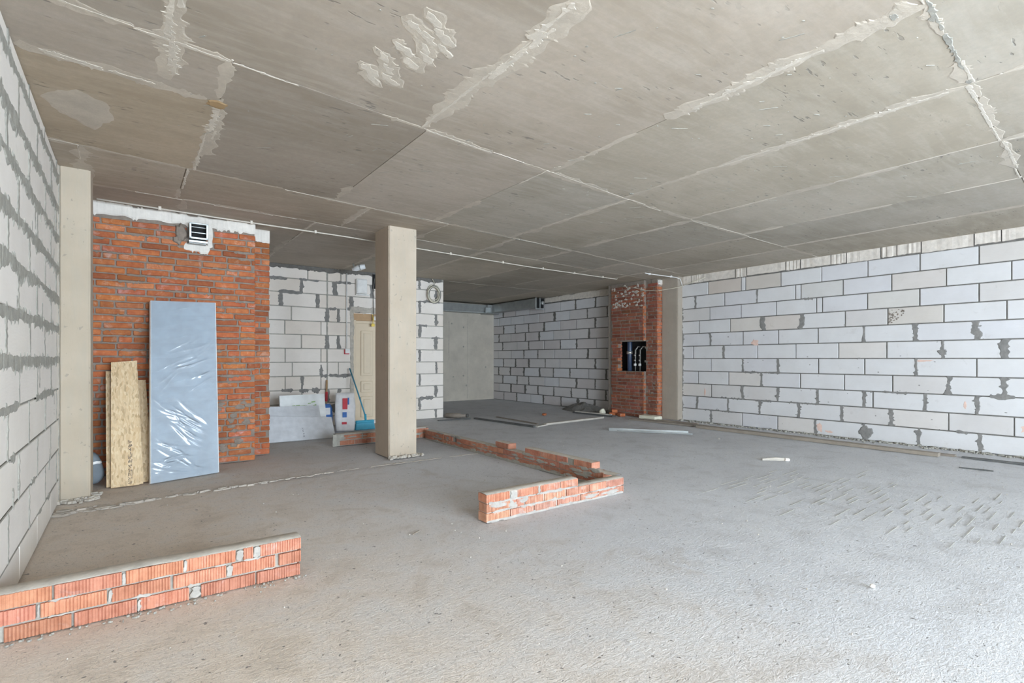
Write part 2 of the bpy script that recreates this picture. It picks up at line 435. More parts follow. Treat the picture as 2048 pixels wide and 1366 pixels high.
# ------------------------------------------------------------------ ceiling with formwork panels
def make_ceiling():
    o = bbox('ceiling', (-.75, YW-.3, H+.004), (9.45, 13.8, H+.22), M['ceiling'])
    struct(o, 'bare concrete ceiling with formwork panel imprints'); o.color = (.8, .78, .75, 1)
    lines = [lambda x: YW-.25, lambda x: .59+.075*x, lambda x: 3.26+.105*x if x < 5 else 3.785+.03*(x-5),
             lambda x: 5.36+.11*x, lambda x: 6.45+.08*x, lambda x: 9.95-.01*x, lambda x: 13.75]
    cuts = [[-.7, .5, 1.7, 2.9, 4.14, 5.42, 6.7, 8.0, 9.4], [-.7, .17, 1.72, 3.04, 4.15, 5.42, 6.68, 7.9, 9.4],
            [-.7, .47, 1.76, 3.0, 4.25, 5.5, 6.85, 8.1, 9.4], [-.7, -.326, .40, 2.15, 3.2, 4.37, 5.55, 7.02, 8.1, 9.4],
            [-.7, .45, 1.83, 3.2, 4.48, 5.85, 7.03, 8.12, 9.4], [-.7, 1.8, 3.2, 4.8, 6.6, 8.2, 9.4]]
    rnd = random.Random(5)
    sm = Acc(lambda u, v, h: (u, v, H-.006-h))
    dk = Acc(lambda u, v, h: (u, v, H-.0068-h))
    def quad(x0, x1, f0, f1):
        g = .0035; t = rnd.uniform(-.0008, .0008)
        P = [(x0+g, f0(x0)+g), (x1-g, f0(x1)+g), (x1-g, f1(x1)-g), (x0+g, f1(x0)-g)]
        z0 = H-.006+t; z1 = H+.01
        vs = [(p[0], p[1], z0) for p in P]+[(p[0], p[1], z1) for p in P]
        fs = [(3, 2, 1, 0), (4, 5, 6, 7)]+[(i, (i+1) % 4, 4+(i+1) % 4, 4+i) for i in range(4)]
        p = mesh_obj('ceiling_panel', vs, fs, M['ceiling'], o)
        k = rnd.uniform(.93, 1.08); w = rnd.uniform(-.03, .03)
        p.color = (k*(1+w*.6-(.03 if x0 > 2.5 else 0)), k, k*(1-w), 1)
        return p
    for r in range(6):
        for c in range(len(cuts[r])-1):
            x0, x1 = cuts[r][c:c+2]
            if r == 2 and c == 0:
                quad(x0, x1, lines[2], lambda x: 3.86+.06*x).color = (.97, .98, 1, 1)
                quad(x0, x1, lambda x: 3.86+.06*x, lines[3]).color = (1.0, .96, .88, 1); continue
            p = quad(x0, x1, lines[r], lines[r+1])
            if r == 2 and c == 1: p.color = (.82, .82, .83, 1)
    # slurry that ran between the boards: a broad pale film with thin raised fins on it
    ha = Acc(lambda u, v, h: (u, v, H-.0066-h))
    sm.mp = lambda u, v, h: (u, v, H-.0072-h)
    def run(p, q, wide):
        L = math.dist(p, q); t = 0
        d = ((q[0]-p[0])/L, (q[1]-p[1])/L); nrm = (-d[1], d[0])
        at = lambda t, ov: (p[0]+d[0]*t+nrm[0]*ov, p[1]+d[1]*t+nrm[1]*ov)
        while t < L:
            t2 = min(L, t+rnd.uniform(.25, .9)); ov = rnd.uniform(-.02, .02)
            if rnd.random() < .7:
                ha.strip(at(t, ov), at(t2, ov*.5), rnd.uniform(.04, wide), .75, .0006, 9, .03, 1.2, .015)
            if rnd.random() < .6:
                ov = rnd.choice((-1, 1))*rnd.uniform(.006, .016)
                sm.strip(at(t, ov), at(t2, ov), rnd.choice((.010, .016, .024)), .8, .0014, 18, .012, .6, .012)
            t = t2
    for r in range(1, 6):
        f = lines[r]
        for c in range(len(cuts[r])-1):
            x0, x1 = cuts[r][c:c+2]; run((x0, f(x0)), (x1, f(x1)), .10)
    for r in range(6):
        for x in cuts[r][1:-1]: run((x, lines[r](x)), (x, lines[r+1](x)), .14)
    # bolder fins seen close to the camera
    for p, q, w_ in (((1.715, 1.75), (1.735, 3.0), .07), ((.165, 2.5), (.19, 3.75), .06), ((.49, 3.98), (.495, 4.95), .05), ((-.5, 3.80), (.4, 3.89), .05), ((3.03, .85), (3.03, 2.3), .05), ((4.15, 1.0), (4.17, 2.6), .04)):
        ha.strip(p, q, w_*2.0, .8, .001, 9, .04, .3, .012)
        for k in range(5):
            t0 = rnd.uniform(0, .7); t1 = t0+rnd.uniform(.15, .3); ov = rnd.uniform(-.4, .4)*w_
            P_ = lambda t: (p[0]+(q[0]-p[0])*t+ov*(abs(q[1]-p[1]) > .5), p[1]+(q[1]-p[1])*t+ov*(abs(q[1]-p[1]) < .5))
            sm.strip(P_(t0), P_(t1), w_*.45, .9, .002, 22, .03, .3, .01)
    ha.build('slurry_film', M['halo'], o, 'stuff', 'pale slurry film along the panel joints')
    # a scraped white smear of trowel strokes
    ha2 = Acc(lambda u, v, h: (u, v, H-.0066-h))
    for cx_, cy_ in ((1.16, 2.42), (1.22, 2.30), (1.32, 2.40), (1.28, 2.55), (1.2, 2.62), (1.14, 2.75), (1.2, 2.85), (1.3, 2.72), (1.12, 2.93), (1.27, 2.95), (1.36, 2.5), (1.17, 3.02), (1.24, 2.45), (1.33, 2.62)):
        sm.strip((cx_-.05+rnd.uniform(-.03, .03), cy_-.03), (cx_+.06+rnd.uniform(-.02, .03), cy_+.05), rnd.uniform(.04, .075), .8, .0008, 24, .02, .6); ha2.strip((cx_-.08, cy_-.05), (cx_+.09, cy_+.06), .11, .8, .0004, 12, .03, .6)
    sm.build('seam_fin', M['seam'], o, 'stuff', 'white slurry fins along the panel joints')
    ha2.build('trowel_smear', M['halo'], o, 'stuff', 'white scraped trowel smear')
    # dark voids and scratches
    for i in range(190):
        x = rnd.uniform(.2, 6.5); y = rnd.uniform(.9, 4.6); a = -.9+rnd.uniform(-.6, .6); l = rnd.choice((.010, .012, .012, .016, .016, .02, .03, .05, .05, .12))
        dk.strip((x, y), (x+l*math.cos(a), y+l*math.sin(a)), .008 if l < .1 else .006, .8, .0012, 40, .004, .5)
    for x, y in ((3.03, .95), (3.2, .84), (4.1, .9), (4.12, 3.55), (4.6, 5.88), (4.9, 5.92), (2.82, 5.66), (4.45, 5.84)):
        dk.blob((x, y), .035, .02, .002)
    for (xa, xb) in ((3.4, 3.9), (3.0, 3.35)):
        dk.strip((xa, .59+.075*xa), (xb, .59+.075*xb), .02, .9, .002, 22, .015, .3)
    dk.strip((3.5, 5.77), (5.2, 5.94), .018, 1., .002, 22, .02, .3)
    dk.build('void', M['mortar'], o, 'stuff', 'small dark voids and scratches')
    kn = Acc(lambda u, v, h: (u, v, H-.009-h))
    kn.blob((.465, 3.92), .06, .065, .003, 16, .25)
    kn.build('ochre_patch', M['rust'], o, None, 'ochre stained knot in the concrete')
    pt = Acc(lambda u, v, h: (u, v, H-.0066-h))
    pt.blob((-.27, 4.55), .22, .33, .0006, 24, .25)
    pt.build('repair_patch', M['halo'], o, None, 'pale trowelled repair patch beside the left wall')
    return o
ceiling = make_ceiling()

# ------------------------------------------------------------------ aerated-block walls
TINTS = [(.93, .93, .94)]*6 + [(.90, .90, .925), (.925, .89, .86), (.87, .85, .84), (.89, .89, .92)]
def block_wall(root, axis, plane, nrm, rows, jw=.012, depth=.06, tint=None, rnd=None):
    """rows: list of (z0, z1, [joint positions incl. both ends]); blocks become children of root"""
    rnd = rnd or random
    out = []
    for z0, z1, js in rows:
        js = sorted(js)
        for a, b in zip(js[:-1], js[1:]):
            L = round(b-a-jw, 2); hh = round(z1-z0-jw, 3)
            if L < .03: continue
            d = (depth, L, hh) if axis == 'y' else (L, depth, hh)
            me = cbox_mesh('block', d, M['block'], .004)
            c = (a+b)/2; off = plane - nrm*depth/2 + rnd.uniform(-.0025, .0025)
            loc = (off, c, (z0+z1)/2) if axis == 'y' else (c, off, (z0+z1)/2)
            t = tint(a, b, z0) if tint else None
            if t is None: t = rnd.choice(TINTS)
            out.append(piece('block', me, loc, root, color=t))
    return out
# ---- right wall
def make_right():
    rnd = random.Random(11)
    P = 9.15
    w = bbox('wall_right', (P+.008, YW-.3, 0), (P+.3, 6.62, H), M['mortar_dark'])
    struct(w, 'white aerated block wall with grey joints along the right side')
    J = {1: [5.949, 5.265, 5.18, 4.535, 3.871, 3.209, 2.553, 1.907], 2: [6.227, 5.598, 4.962, 4.285, 4.20, 3.553, 2.898, 2.252, 1.59],
         3: [5.913, 5.269, 4.614, 3.95, 3.86, 3.214, 2.557, 1.907], 4: [6.152, 5.485, 4.843, 4.197, 3.526, 2.945, 2.282, 1.634],
         5: [5.901, 5.23, 4.576, 3.927, 3.258, 2.607, 1.941], 6: [6.282, 5.617, 4.955, 4.281, 3.619, 2.961, 2.292, 1.651],
         7: [5.889, 5.241, 4.589, 3.921, 3.251, 2.596, 1.932], 8: [6.173, 5.515, 4.877, 4.206, 3.534, 2.887, 2.228, 1.651],
         9: [5.881, 5.241, 4.592, 3.93, 3.26, 3.14, 2.5, 1.922], 10: [6.194, 5.534, 4.911, 4.236, 3.579, 2.898, 2.228, 1.565],
         11: [5.881, 5.248, 4.592, 3.964, 3.258, 2.564, 1.894]}
    rough = {(2, 4.962), (5, 5.901), (5, 3.258), (5, 2.607), (5, 1.941), (4, 4.843), (4, 4.197), (6, 2.292), (6, 1.651), (6, 5.617), (7, 5.241), (7, 4.589), (7, 2.596),
             (8, 4.877), (8, 2.228), (8, 1.651), (9, 5.241), (9, 4.592), (9, 3.93), (9, 3.26), (9, 2.5), (9, 1.922), (10, 6.194), (10, 5.534), (10, 4.911), (10, 4.236), (10, 3.579), (10, 2.898),
             (11, 3.964), (11, 3.258), (11, 2.564), (11, 1.894), (2, 6.227), (11, 5.881)}
    wide = {(5, 2.607), (6, 1.651), (8, 1.651), (10, 2.898), (5, 1.941), (8, 2.228), (4, 4.843), (4, 4.197)}
    pz = .2515; rows = []
    acc = Acc(lambda u, v, h: (P-h, u, v))
    for r in range(1, 12):
        z0 = (11-r)*pz; z1 = z0+pz
        js = list(J[r]); y = min(js)
        while y > YW+.2: y -= .655; js.append(max(y, YW-.1))
        js.append(6.61)
        rows.append((z0, z1, js))
        for j in J[r]:
            if (r, j) in rough:
                ww = .085 if (r, j) in wide else .045
                acc.strip((j, z0-.004), (j+rnd.uniform(-.012, .012), z1+.004), ww, .75, .005, 17, .035 if r > 7 else .02, .1)
    def tint(a, b, z):
        k = (round(z/pz), round(a, 2))
        sp = {(10, 5.26): (.93, .84, .76), (10, 4.54): (.90, .84, .77), (7, 4.84): (.98, .93, .87), (7, 4.2): (.97, .9, .84), (7, 2.28): (.93, .88, .82), (9, 2.25): (.97, .92, .88), (10, 1.25): (.96, .92, .88), (8, 2.56): (.97, .95, .91), (9, 3.55): (.95, .94, .92)}
        if k in sp: return tuple(v*.9 for v in sp[k])
        return None
    block_wall(w, 'y', P, -1, rows, .016, .06, tint, rnd)
    # ragged squeezed-out bed joints
    for z, ya, yb, ww in ((3*pz+.125, 4.4, 5.1, .05), (pz*4, 4.55, 5.2, .035), (pz*2, 4.7, 5.0, .03), (pz*3, 2.7, 3.0, .03), (pz, 2.0, 2.15, .05), (pz*9, 4.0, 4.15, .045), (pz*5, 3.3, 3.35, .02), (pz*2, 5.3, 5.7, .022), (pz, 5.4, 6.1, .022), (pz*2, 3.9, 4.4, .022), (pz*3, 1.55, 1.8, .05)):
        if z == 3*pz+.125: continue
        acc.strip((ya, z), (yb, z), ww, .8, .005, 16, .02, .3)
    acc.blob((3.24, .12), .12, .11, .008); acc.blob((2.57, .19), .05, .045, .006); acc.blob((2.3, 1.35), .05, .04, .005)
    for i in range(40):
        acc.blob((rnd.uniform(1.4, 6.3), rnd.uniform(.05, 1.9)), rnd.uniform(.006, .016), rnd.uniform(.005, .01), .002, 8)
    acc.strip((6.55, .0), (6.55, 2.3), .05, .9, .006, 15, .03, .0)
    acc.build('joint_mortar', M['mortar_mid'], w)
    # chipped dark patch on one block, fourth course from the top
    ch = Acc(lambda u, v, h: (P-h-.002, u, v))
    for i in range(46):
        ch.blob((2.93-abs(rnd.gauss(0, .1)), rnd.uniform(7*pz+.03, 8*pz-.03)), rnd.uniform(.006, .018), rnd.uniform(.004, .012), .002, 8)
    ch.build('chip', M['brick_mortar'], w)
    rs = Acc(lambda u, v, h: (P-h-.001, u, v))
    for y, z, a, b in ((2.5, 4*pz+.22, .12, .014), (6.02, .6, .02, .07), (1.45, .36, .06, .06), (3.9, .13, .05, .1), (3.75, .07, .07, .02), (2.05, .62, .02, .05), (5.0, 6.15*pz, .06, .05)):
        rs.blob((y, z), a, b, .0012, 16, .5)
    rs.build('brick_dust_stain', mat_mortar('brick_dust', (.72, .52, .44), .95), w)
    # uneven filler between the top course and the ceiling
    f = Acc(lambda u, v, h: (P-h, u, v))
    y = YW
    while y < 6.6:
        L = rnd.uniform(.2, .75); y2 = min(6.6, y+L)
        z0 = 11*pz+rnd.uniform(.0, .02)
        n = 10
        b0 = len(f.v)
        for i in range(n+1):
            yy = y+.006+(y2-y-.012)*i/n
            e = rnd.uniform(-.006, .006)
            hh = .004+rnd.uniform(-.004, .006)
            f.v += [(P+.01, yy, z0+e), (P-hh, yy, z0+e+.004), (P-hh, yy, H-.02), (P-hh*.5, yy, H)]
        for i in range(n):
            a = b0+i*4
            for k in range(3): f.f.append((a+k, a+4+k, a+5+k, a+k+1))
        y = y2
    f.build('top_filler', M['foam'], w)
    # mortar crumbs along the foot
    cr = Acc(lambda u, v, h: (u, v, h))
    for i in range(480):
        y = rnd.uniform(.6, 6.4); x = P-.01-abs(rnd.gauss(0, .075))
        cr.blob((x, y), rnd.uniform(.008, .028), rnd.uniform(.008, .028), rnd.uniform(.006, .022), 7, .5)
    o = cr.build('mortar_crumbs', M['mortar'], None, 'stuff')
    tag(o, 'grey mortar crumbs scattered along the foot of the right block wall', 'debris')
    return w
make_right()
# ---- left wall
def make_left():
    rnd = random.Random(3); P = -.5
    w = bbox('wall_left', (P-.3, YW-.3, 0), (P-.008, 7.1, H), M['mortar'])
    struct(w, 'white aerated block wall with thick ragged mortar bands on the left')
    pz = .262; zs = [0, .205]+[.205+pz*i for i in range(1, 11)]+[H-.01]
    acc = Acc(lambda u, v, h: (P+h, u, v))
    rows = []
    for r in range(len(zs)-1):
        z0, z1 = zs[r], zs[r+1]
        ph = 3.62 if r % 2 else 3.96
        js = []
        y = ph
        while y > YW: y -= .72
        while y < 6.0:
            if y > YW: js.append(y+rnd.uniform(-.03, .03))
            y += .72
        js = [YW-.1]+js+[6.06]
        rows.append((z0, z1, js))
        for j in js[1:-1]:
            if j < 2.6: continue
            if r >= 1: acc.strip((j, z0), (j, z1), .042 if r > 3 else .026, .5, .005, 12, .015, .05)
        if r >= 1:
            hi = r >= 5
            if hi:
                acc.strip((YW, z0-.008), (6.04, z0-.008), .07, .7, .007, 12, .035, 0, .015, (.75, 1.4))
            elif r == 4:
                for ya, yb in ((2.6, 3.95), (4.6, 5.6)): acc.strip((ya, z0), (yb, z0), .05, .7, .006, 14, .03, .4)
            else:
                acc.strip((YW, z0), (6.04, z0), .008, .3, .001, 12, 0, 0, .05)
                for k in range(2):
                    ya = rnd.uniform(3, 5.4); acc.strip((ya, z0), (ya+.15, z0), .035, .8, .005, 14, .02, .4)
    acc.strip((5.98, 0), (5.98, H), .03, .8, .006, 13, .02, 0)
    for i in range(14):
        y = rnd.uniform(3.2, 5.8); z = rnd.uniform(.3, 2.5)
        acc.strip((y, z), (y+rnd.uniform(-.02, .02), z+rnd.uniform(.08, .2)), .03, .8, .004, 14, .02, .5)
    block_wall(w, 'y', P, 1, rows, .014, .06, lambda a, b, z: rnd.choice([(1.13, 1.08, 1.0), (1.14, 1.09, 1.02), (1.11, 1.06, .99)]), rnd)
    acc.build('joint_mortar', M['mortar'], w)
    return w
make_left()
# ---- block wall of the alcove behind the shaft
def make_alcove():
    rnd = random.Random(19); P = 9.2
    w = bbox('wall_alcove', (P+.01, 7.0, 0), (P+.3, 13.7, H), M['mortar_dark'])
    struct(w, 'aerated block wall with dark joints in the far alcove')
    pz = .2515; acc = Acc(lambda u, v, h: (P-h, u, v)); rows = []
    for r in range(1, 12):
        z0 = (11-r)*pz; z1 = z0+pz
        ph = 13.212 if r % 2 == 0 else 12.984-.02
        js = [13.6]; y = ph+.65
        while y > 7.2:
            if y < 13.5: js.append(y+rnd.uniform(-.05, .05))
            y -= .648
        js.append(7.0); rows.append((z0, z1, js))
        for j in js[1:-1]:
            k = rnd.random()
            if k < .5: acc.strip((j, z0), (j, z1), rnd.choice((.045, .06, .08)), .6, .004, 14, .025, .1)
    block_wall(w, 'y', P, -1, rows, .02, .06, lambda a, b, z: rnd.choice([(.93, .92, .94), (.90, .88, .88), (.95, .93, .93), (.88, .84, .84), (.96, .97, 1)]), rnd)
    acc.build('joint_mortar', M['mortar_dark'], w)
    f = Acc(lambda u, v, h: (P-h, u, v))
    f.strip((7.0, 11*pz+.09), (11.0, 11*pz+.09), .14, .2, .012, 8, .01, 0)
    f.build('top_filler', M['foam'], w)
make_alcove()
# ---- wall with the door
def make_back():
    rnd = random.Random(23); P = 9.8; xr = 5.39
    root = empty('wall_back'); struct(root, 'white aerated block wall around the cream door')
    def core(lo, hi): box('core', lo, hi, M['mortar'], root, 0)
    DX0, DX1, DZ = 3.44, 4.42, 2.14
    core((1.2, P+.01, 0), (DX0, P+.25, H)); core((DX0, P+.01, DZ), (DX1, P+.25, H)); core((DX1, P+.01, 0), (xr-.002, P+.25, H))
    zs = [0, .19]+[.19+.25*i for i in range(1, 11)]+[H-.05]
    J = {10: [2.493, 3.096, 3.8], 9: [2.141, 2.776, 3.401], 8: [2.318, 2.948, 3.15, 3.586], 7: [2.208, 2.835, 2.94], 6: [2.489, 2.948, 3.15], 5: [2.214, 2.835, 2.94],
         4: [2.333, 2.948, 3.157], 3: [2.214, 2.835, 2.94], 2: [2.499, 2.948, 3.164], 1: [2.214, 2.94, 3.205], 0: [2.5, 2.95], 11: [2.6, 3.2, 3.9]}
    acc = Acc(lambda u, v, h: (u, P-h, v)); rows = []
    for r in range(len(zs)-1):
        z0, z1 = zs[r], zs[r+1]
        js = [1.45]+J[r]
        if z1 > DZ+.1:
            js += [4.1, 4.82 if r % 2 else 5.2, xr]; rows.append((z0, z1, [j for j in js if j <= xr]))
        else:
            rows.append((z0, z1, [j for j in js if j < DX0-.05]+[DX0]))
            rows.append((z0, z1, [DX1, 4.83 if r % 2 else 5.21, xr]))
        k = 4.83 if r % 2 else 5.21
        acc.strip((k, z0+.01), (k, z1), .06, .5, .005, 13, .02, .1)
        if r in (10, 9):
            for j in J[r]: acc.strip((j, z0), (j, z1), .085, .55, .006, 12, .02, .1)
        if r in (8, 6, 2):
            acc.strip((J[r][1], z0), (J[r][1], z1), .09, .4, .006, 12, .02, .1); acc.strip((J[r][2], z0), (J[r][2], z1), .07, .6, .006, 12, .02, .1)
    for x0, x1, z, ww in ((1.5, 2.25, 2.68, .06), (2.45, 2.8, 2.69, .05), (2.1, 2.5, 2.44, .06), (3.1, 3.4, 2.69, .06), (2.98, 3.12, 2.19, .06), (2.98, 3.4, .94, .065), (2.83, 2.96, .94, .055),
                          (4.8, 5.3, 2.44, .05), (4.8, 5.0, 1.94, .04), (4.82, 5.15, .44, .06), (5.1, 5.3, 1.69, .04), (3.3, 4.3, 2.20, .08), (2.45, 2.62, .69, .07), (2.15, 2.35, .69, .05)):
        acc.strip((x0, z), (x1, z), ww, .7, .006, 12, .025, .3)
    acc.strip((2.5, .7), (2.5, .94), .07, .5, .006, 12, .02, .1); acc.strip((2.835, .95), (2.835, 1.15), .06, .6, .006, 12, .02, .1)
    acc.blob((3.12, .35), .1, .1, .006); acc.blob((2.75, .68), .08, .06, .006); acc.blob((5.22, 2.03), .05, .05, .006)
    block_wall(root, 'x', P, -1, rows, .016, .06, lambda a, b, z: rnd.choice([(1.14, 1.07, .99), (1.16, 1.09, 1.01), (1.12, 1.05, .97), (1.09, 1.0, .90)]), rnd)
    acc.build('joint_mortar', M['mortar_mid'], root)
    t = Acc(lambda u, v, h: (u, P-h, v))
    t.strip((1.45, H-.03), (xr-.05, H-.03), .10, .6, .012, 9, .03, 0)
    t.build('top_mortar', M['mortar_dark'], root)
    g = Acc(lambda u, v, h: (u, P-h, v))
    g.strip((2.948, .5), (2.948, H-.1), .03, .2, .004, 5, 0, 0)  # vertical shadow line of the wall corner painted as a grey strip
    g.build('corner_shadow', M['mortar'], root)
    # grey mortar around the door frame
    s = Acc(lambda u, v, h: (u, P-.004-h, v))
    s.strip((DX0-.03, 0), (DX0-.03, DZ+.05), .07, .4, .006, 10, .01, 0); s.strip((DX0-.06, DZ+.05), (DX1+.06, DZ+.05), .12, .35, .008, 10, .02, .1)
    s.build('door_surround', M['mortar_light'], root)
    # the return of this wall along the corridor
    wb = bbox('wall_corridor', (xr-.2, 10.05, 0), (xr-.002, 13.6, H), M['block'])
    struct(wb, 'corridor side wall of aerated block')
    # end face of the wall, built of blocks
    for r in range(len(zs)-1):
        me = cbox_mesh('block', (.1, .24, round(zs[r+1]-zs[r]-.012, 3)), M['block'], .004)
        piece('block', me, (xr-.05, P+.13, (zs[r]+zs[r+1])/2), root)
    # door
    d = empty('door_1', (DX0, P, 0)); struct(d, 'cream panelled metal entrance door, half hidden by the concrete column')
    def dp(n, lo, hi, m, c=.004, par=None):
        o = box(n, lo, hi, m, par or d, c)
        if par: o.location -= par.location
        return o
    W_ = DX1-DX0
    dp('door_frame', (0, .03, 0), (.06, .16, 2.0), M['cream']); dp('door_frame', (W_-.06, .03, 0), (W_, .16, 2.0), M['cream'])
    dp('door_frame', (0, .05, 1.94), (W_, .16, 1.99), M['cream'])
    dp('transom_board', (0, .035, 1.992), (W_, .14, 2.13), M['brown'], .004)
    dp('threshold', (0, -.05, .0), (W_, .16, .06), M['white_pl'])
    leaf = dp('door_leaf', (.055, .06, .065), (W_-.055, .12, 1.94), M['cream'])
    for cx_ in (.28, .62):
        for z0, z1 in ((.12, .52), (.60, .82), (.92, 1.8)):
            if z0 == .60: pass
            dp('moulding', (cx_-.12, .034, z0), (cx_+.12, .062, z1), M['cream'], .008, leaf)
            dp('moulding', (cx_-.07, .022, z0+.05), (cx_+.07, .062, z1-.05), M['cream'], .008, leaf)
    dp('lock_plate', (.80, .045, .93), (.84, .062, 1.12), M['chrome'], .004, leaf)
    tube('door_handle', [(.82, .05, 1.03), (.82, .0, 1.03), (.72, .0, 1.03)], .009, M['chrome'], d, 8).parent = leaf
    bpy.data.objects['door_handle'].location = -leaf.location
    return root
make_back()
# ---- concrete wall at the far end of the corridor
w = bbox('wall_far', (5.1, 13.5, 0), (9.5, 13.8, H), M['concrete_far'])
struct(w, 'smooth cast concrete wall at the far end of the corridor')
a = Acc(lambda u, v, h: (u, 13.5-h, v))
for x, z in ((8.1, 2.2), (8.1, 1.62), (8.1, .75), (7.75, .72), (7.7, 2.3), (8.2, .45), (8.9, 1.0)): a.blob((x, z), .03, .03, .003, 10, .3)
a.build('tie_hole', M['mortar'], w)
a = Acc(lambda u, v, h: (u, 13.5-h, v)); a.strip((8.25, .05), (8.25, 2.6), .02, .5, .004, 6, 0, .1); a.strip((7.6, 1.2), (7.6, 2.4), .03, .5, .003, 5, 0, .1)
a.build('cast_seam', M['mortar_light'], w)
# ---- window wall behind the camera
def make_front():
    w = empty('wall_front'); struct(w, 'outer wall with wide window openings behind the viewer')
    x0 = -.8; y0, y1 = YW-.25, YW
    edges = [x0]+[e for ab in WINDOWS for e in ab]+[9.45]
    box('lower_wall', (x0, y0, 0), (9.45, y1, WZ0), M['column'], w, 0)
    box('lintel', (x0, y0, WZ1), (9.45, y1, H), M['column'], w, 0)
    for i in range(0, len(edges), 2):
        box('pier', (edges[i], y0, WZ0), (edges[i+1], y1, WZ1), M['column'], w, 0)
    for i, (a, b) in enumerate(WINDOWS):
        f = empty('window_%d' % (i+1)); struct(f, 'tall window frame in the outer wall')
        for lo, hi in (((a, WZ0), (a+.06, WZ1)), ((b-.06, WZ0), (b, WZ1)), ((a, WZ0), (b, WZ0+.06)), ((a, WZ1-.06), (b, WZ1)), (((a+b)/2-.03, WZ0), ((a+b)/2+.03, WZ1))):
            box('window_frame', (lo[0], y0+.08, lo[1]), (hi[0], y0+.14, hi[1]), M['pane'], f, 0)
make_front()

# ------------------------------------------------------------------ brickwork
def brick_tint(rnd, dark=.0):
    k = rnd.uniform(.70, 1.15)*(1-dark)
    t = rnd.random()
    if t < .12: return (k*.82, k*.80, k*.82)
    if t < .24: return (k*1.08, k*1.25, k*1.35)
    return (k, k*rnd.uniform(.9, 1.1), k*rnd.uniform(.85, 1.1))
def brick_run(parent, axis, plane, nrm, a0, a1, z0, z1, mat, rnd, pitch=.075, bh=.064, depth=.05, jw=.011, skip=None, dark=0., name='brick', L0=.25, proud=.003):
    r = 0; z = z0
    while z+bh*.6 < z1:
        h = min(bh, z1-z)
        a = a0-rnd.choice((0, .06, .13)) if r % 2 else a0-rnd.uniform(.0, .03)-.13*(r % 4 == 2)
        while a < a1-.02:
            L = L0 if rnd.random() < .86 else .12
            b = a+L
            s, e = max(a, a0), min(b, a1)
            if e-s > .035 and not (skip and skip((s+e)/2, z+h/2)):
                Lr = round(e-s, 2)
                d = (depth, Lr, round(h, 3)) if axis == 'y' else (Lr, depth, round(h, 3))
                me = cbox_mesh(name, d, mat, .008, .0032, rnd.randrange(4))
                off = plane-nrm*depth/2+nrm*rnd.uniform(-proud, proud)
                loc = (off, (s+e)/2, z+h/2+rnd.uniform(-.002, .002)) if axis == 'y' else ((s+e)/2, off, z+h/2+rnd.uniform(-.002, .002))
                rot = (0, rnd.uniform(-.008, .008), 0) if axis == 'x' else (rnd.uniform(-.008, .008), 0, 0)
                piece(name, me, loc, parent, rot, brick_tint(rnd, dark))
            a = b+jw
        z += pitch; r += 1
def make_brick_wall():
    rnd = random.Random(41); P = 7.07
    root = empty('wall_back_left'); struct(root, 'orange red brick wall beside the left column')
    box('core', (-.8, P+.011, 0), (1.243, 9.9, H), M['brick_mortar'], root, 0)
    def skip(x, z): return (.53 < x < .75 and 2.58 < z < 2.83)
    brick_run(root, 'x', P, -1, -.5, 1.25, .008, 2.80, M['brick'], rnd, skip=skip, bh=.060, jw=.014, proud=.005)
    m = Acc(lambda u, v, h: (u, P-h, v))
    # squeezed-out grey joints
    for i in range(140):
        x = rnd.uniform(-.45, 1.15); z = .070+.075*rnd.randrange(0, 36)
        if .45 < x < .8 and z > 2.5: continue
        m.strip((x, z), (min(1.24, x+rnd.uniform(.08, .3)), z), rnd.uniform(.012, .028), .8, .005, 16, .014, .4)
    for i in range(16):
        x = rnd.uniform(.85, 1.2); z = rnd.uniform(.1, .75); m.blob((x, z), rnd.uniform(.02, .05), rnd.uniform(.02, .035), .004, 10)
    m.blob((.47, 2.70), .07, .11, .03, 16); m.blob((.44, 2.62), .05, .05, .025, 14)
    m.build('joint_mortar', M['brick_mortar'], root)
    p = Acc(lambda u, v, h: (u, P-h, v))
    p.strip((-.5, 2.865), (1.25, 2.865), .13, .32, .012, 9, .03, 0, .015)
    p.strip((.76, 2.56), (.76, 2.84), .05, .5, .012, 12, .02, .1)
    p.strip((.50, 2.545), (.76, 2.545), .075, .5, .012, 12, .02, .2)
    p.build('plaster_band', M['plaster'], root, 'stuff', 'white plaster smeared below the ceiling and around the vent')
    # set-back wing of the same shaft
    P2 = 7.40
    box('core', (1.2, P2+.007, 0), (1.475, 9.9, H), M['brick_mortar'], root, 0)
    brick_run(root, 'x', P2, -1, 1.25, 1.482, .008, 2.78, M['brick'], rnd, dark=.06)
    p = Acc(lambda u, v, h: (u, P2-h, v)); p.strip((1.2, 2.86), (1.48, 2.86), .16, .15, .01, 9, .01, 0)
    p.build('plaster_band', M['plaster'], root, 'stuff')
    return root
make_brick_wall()

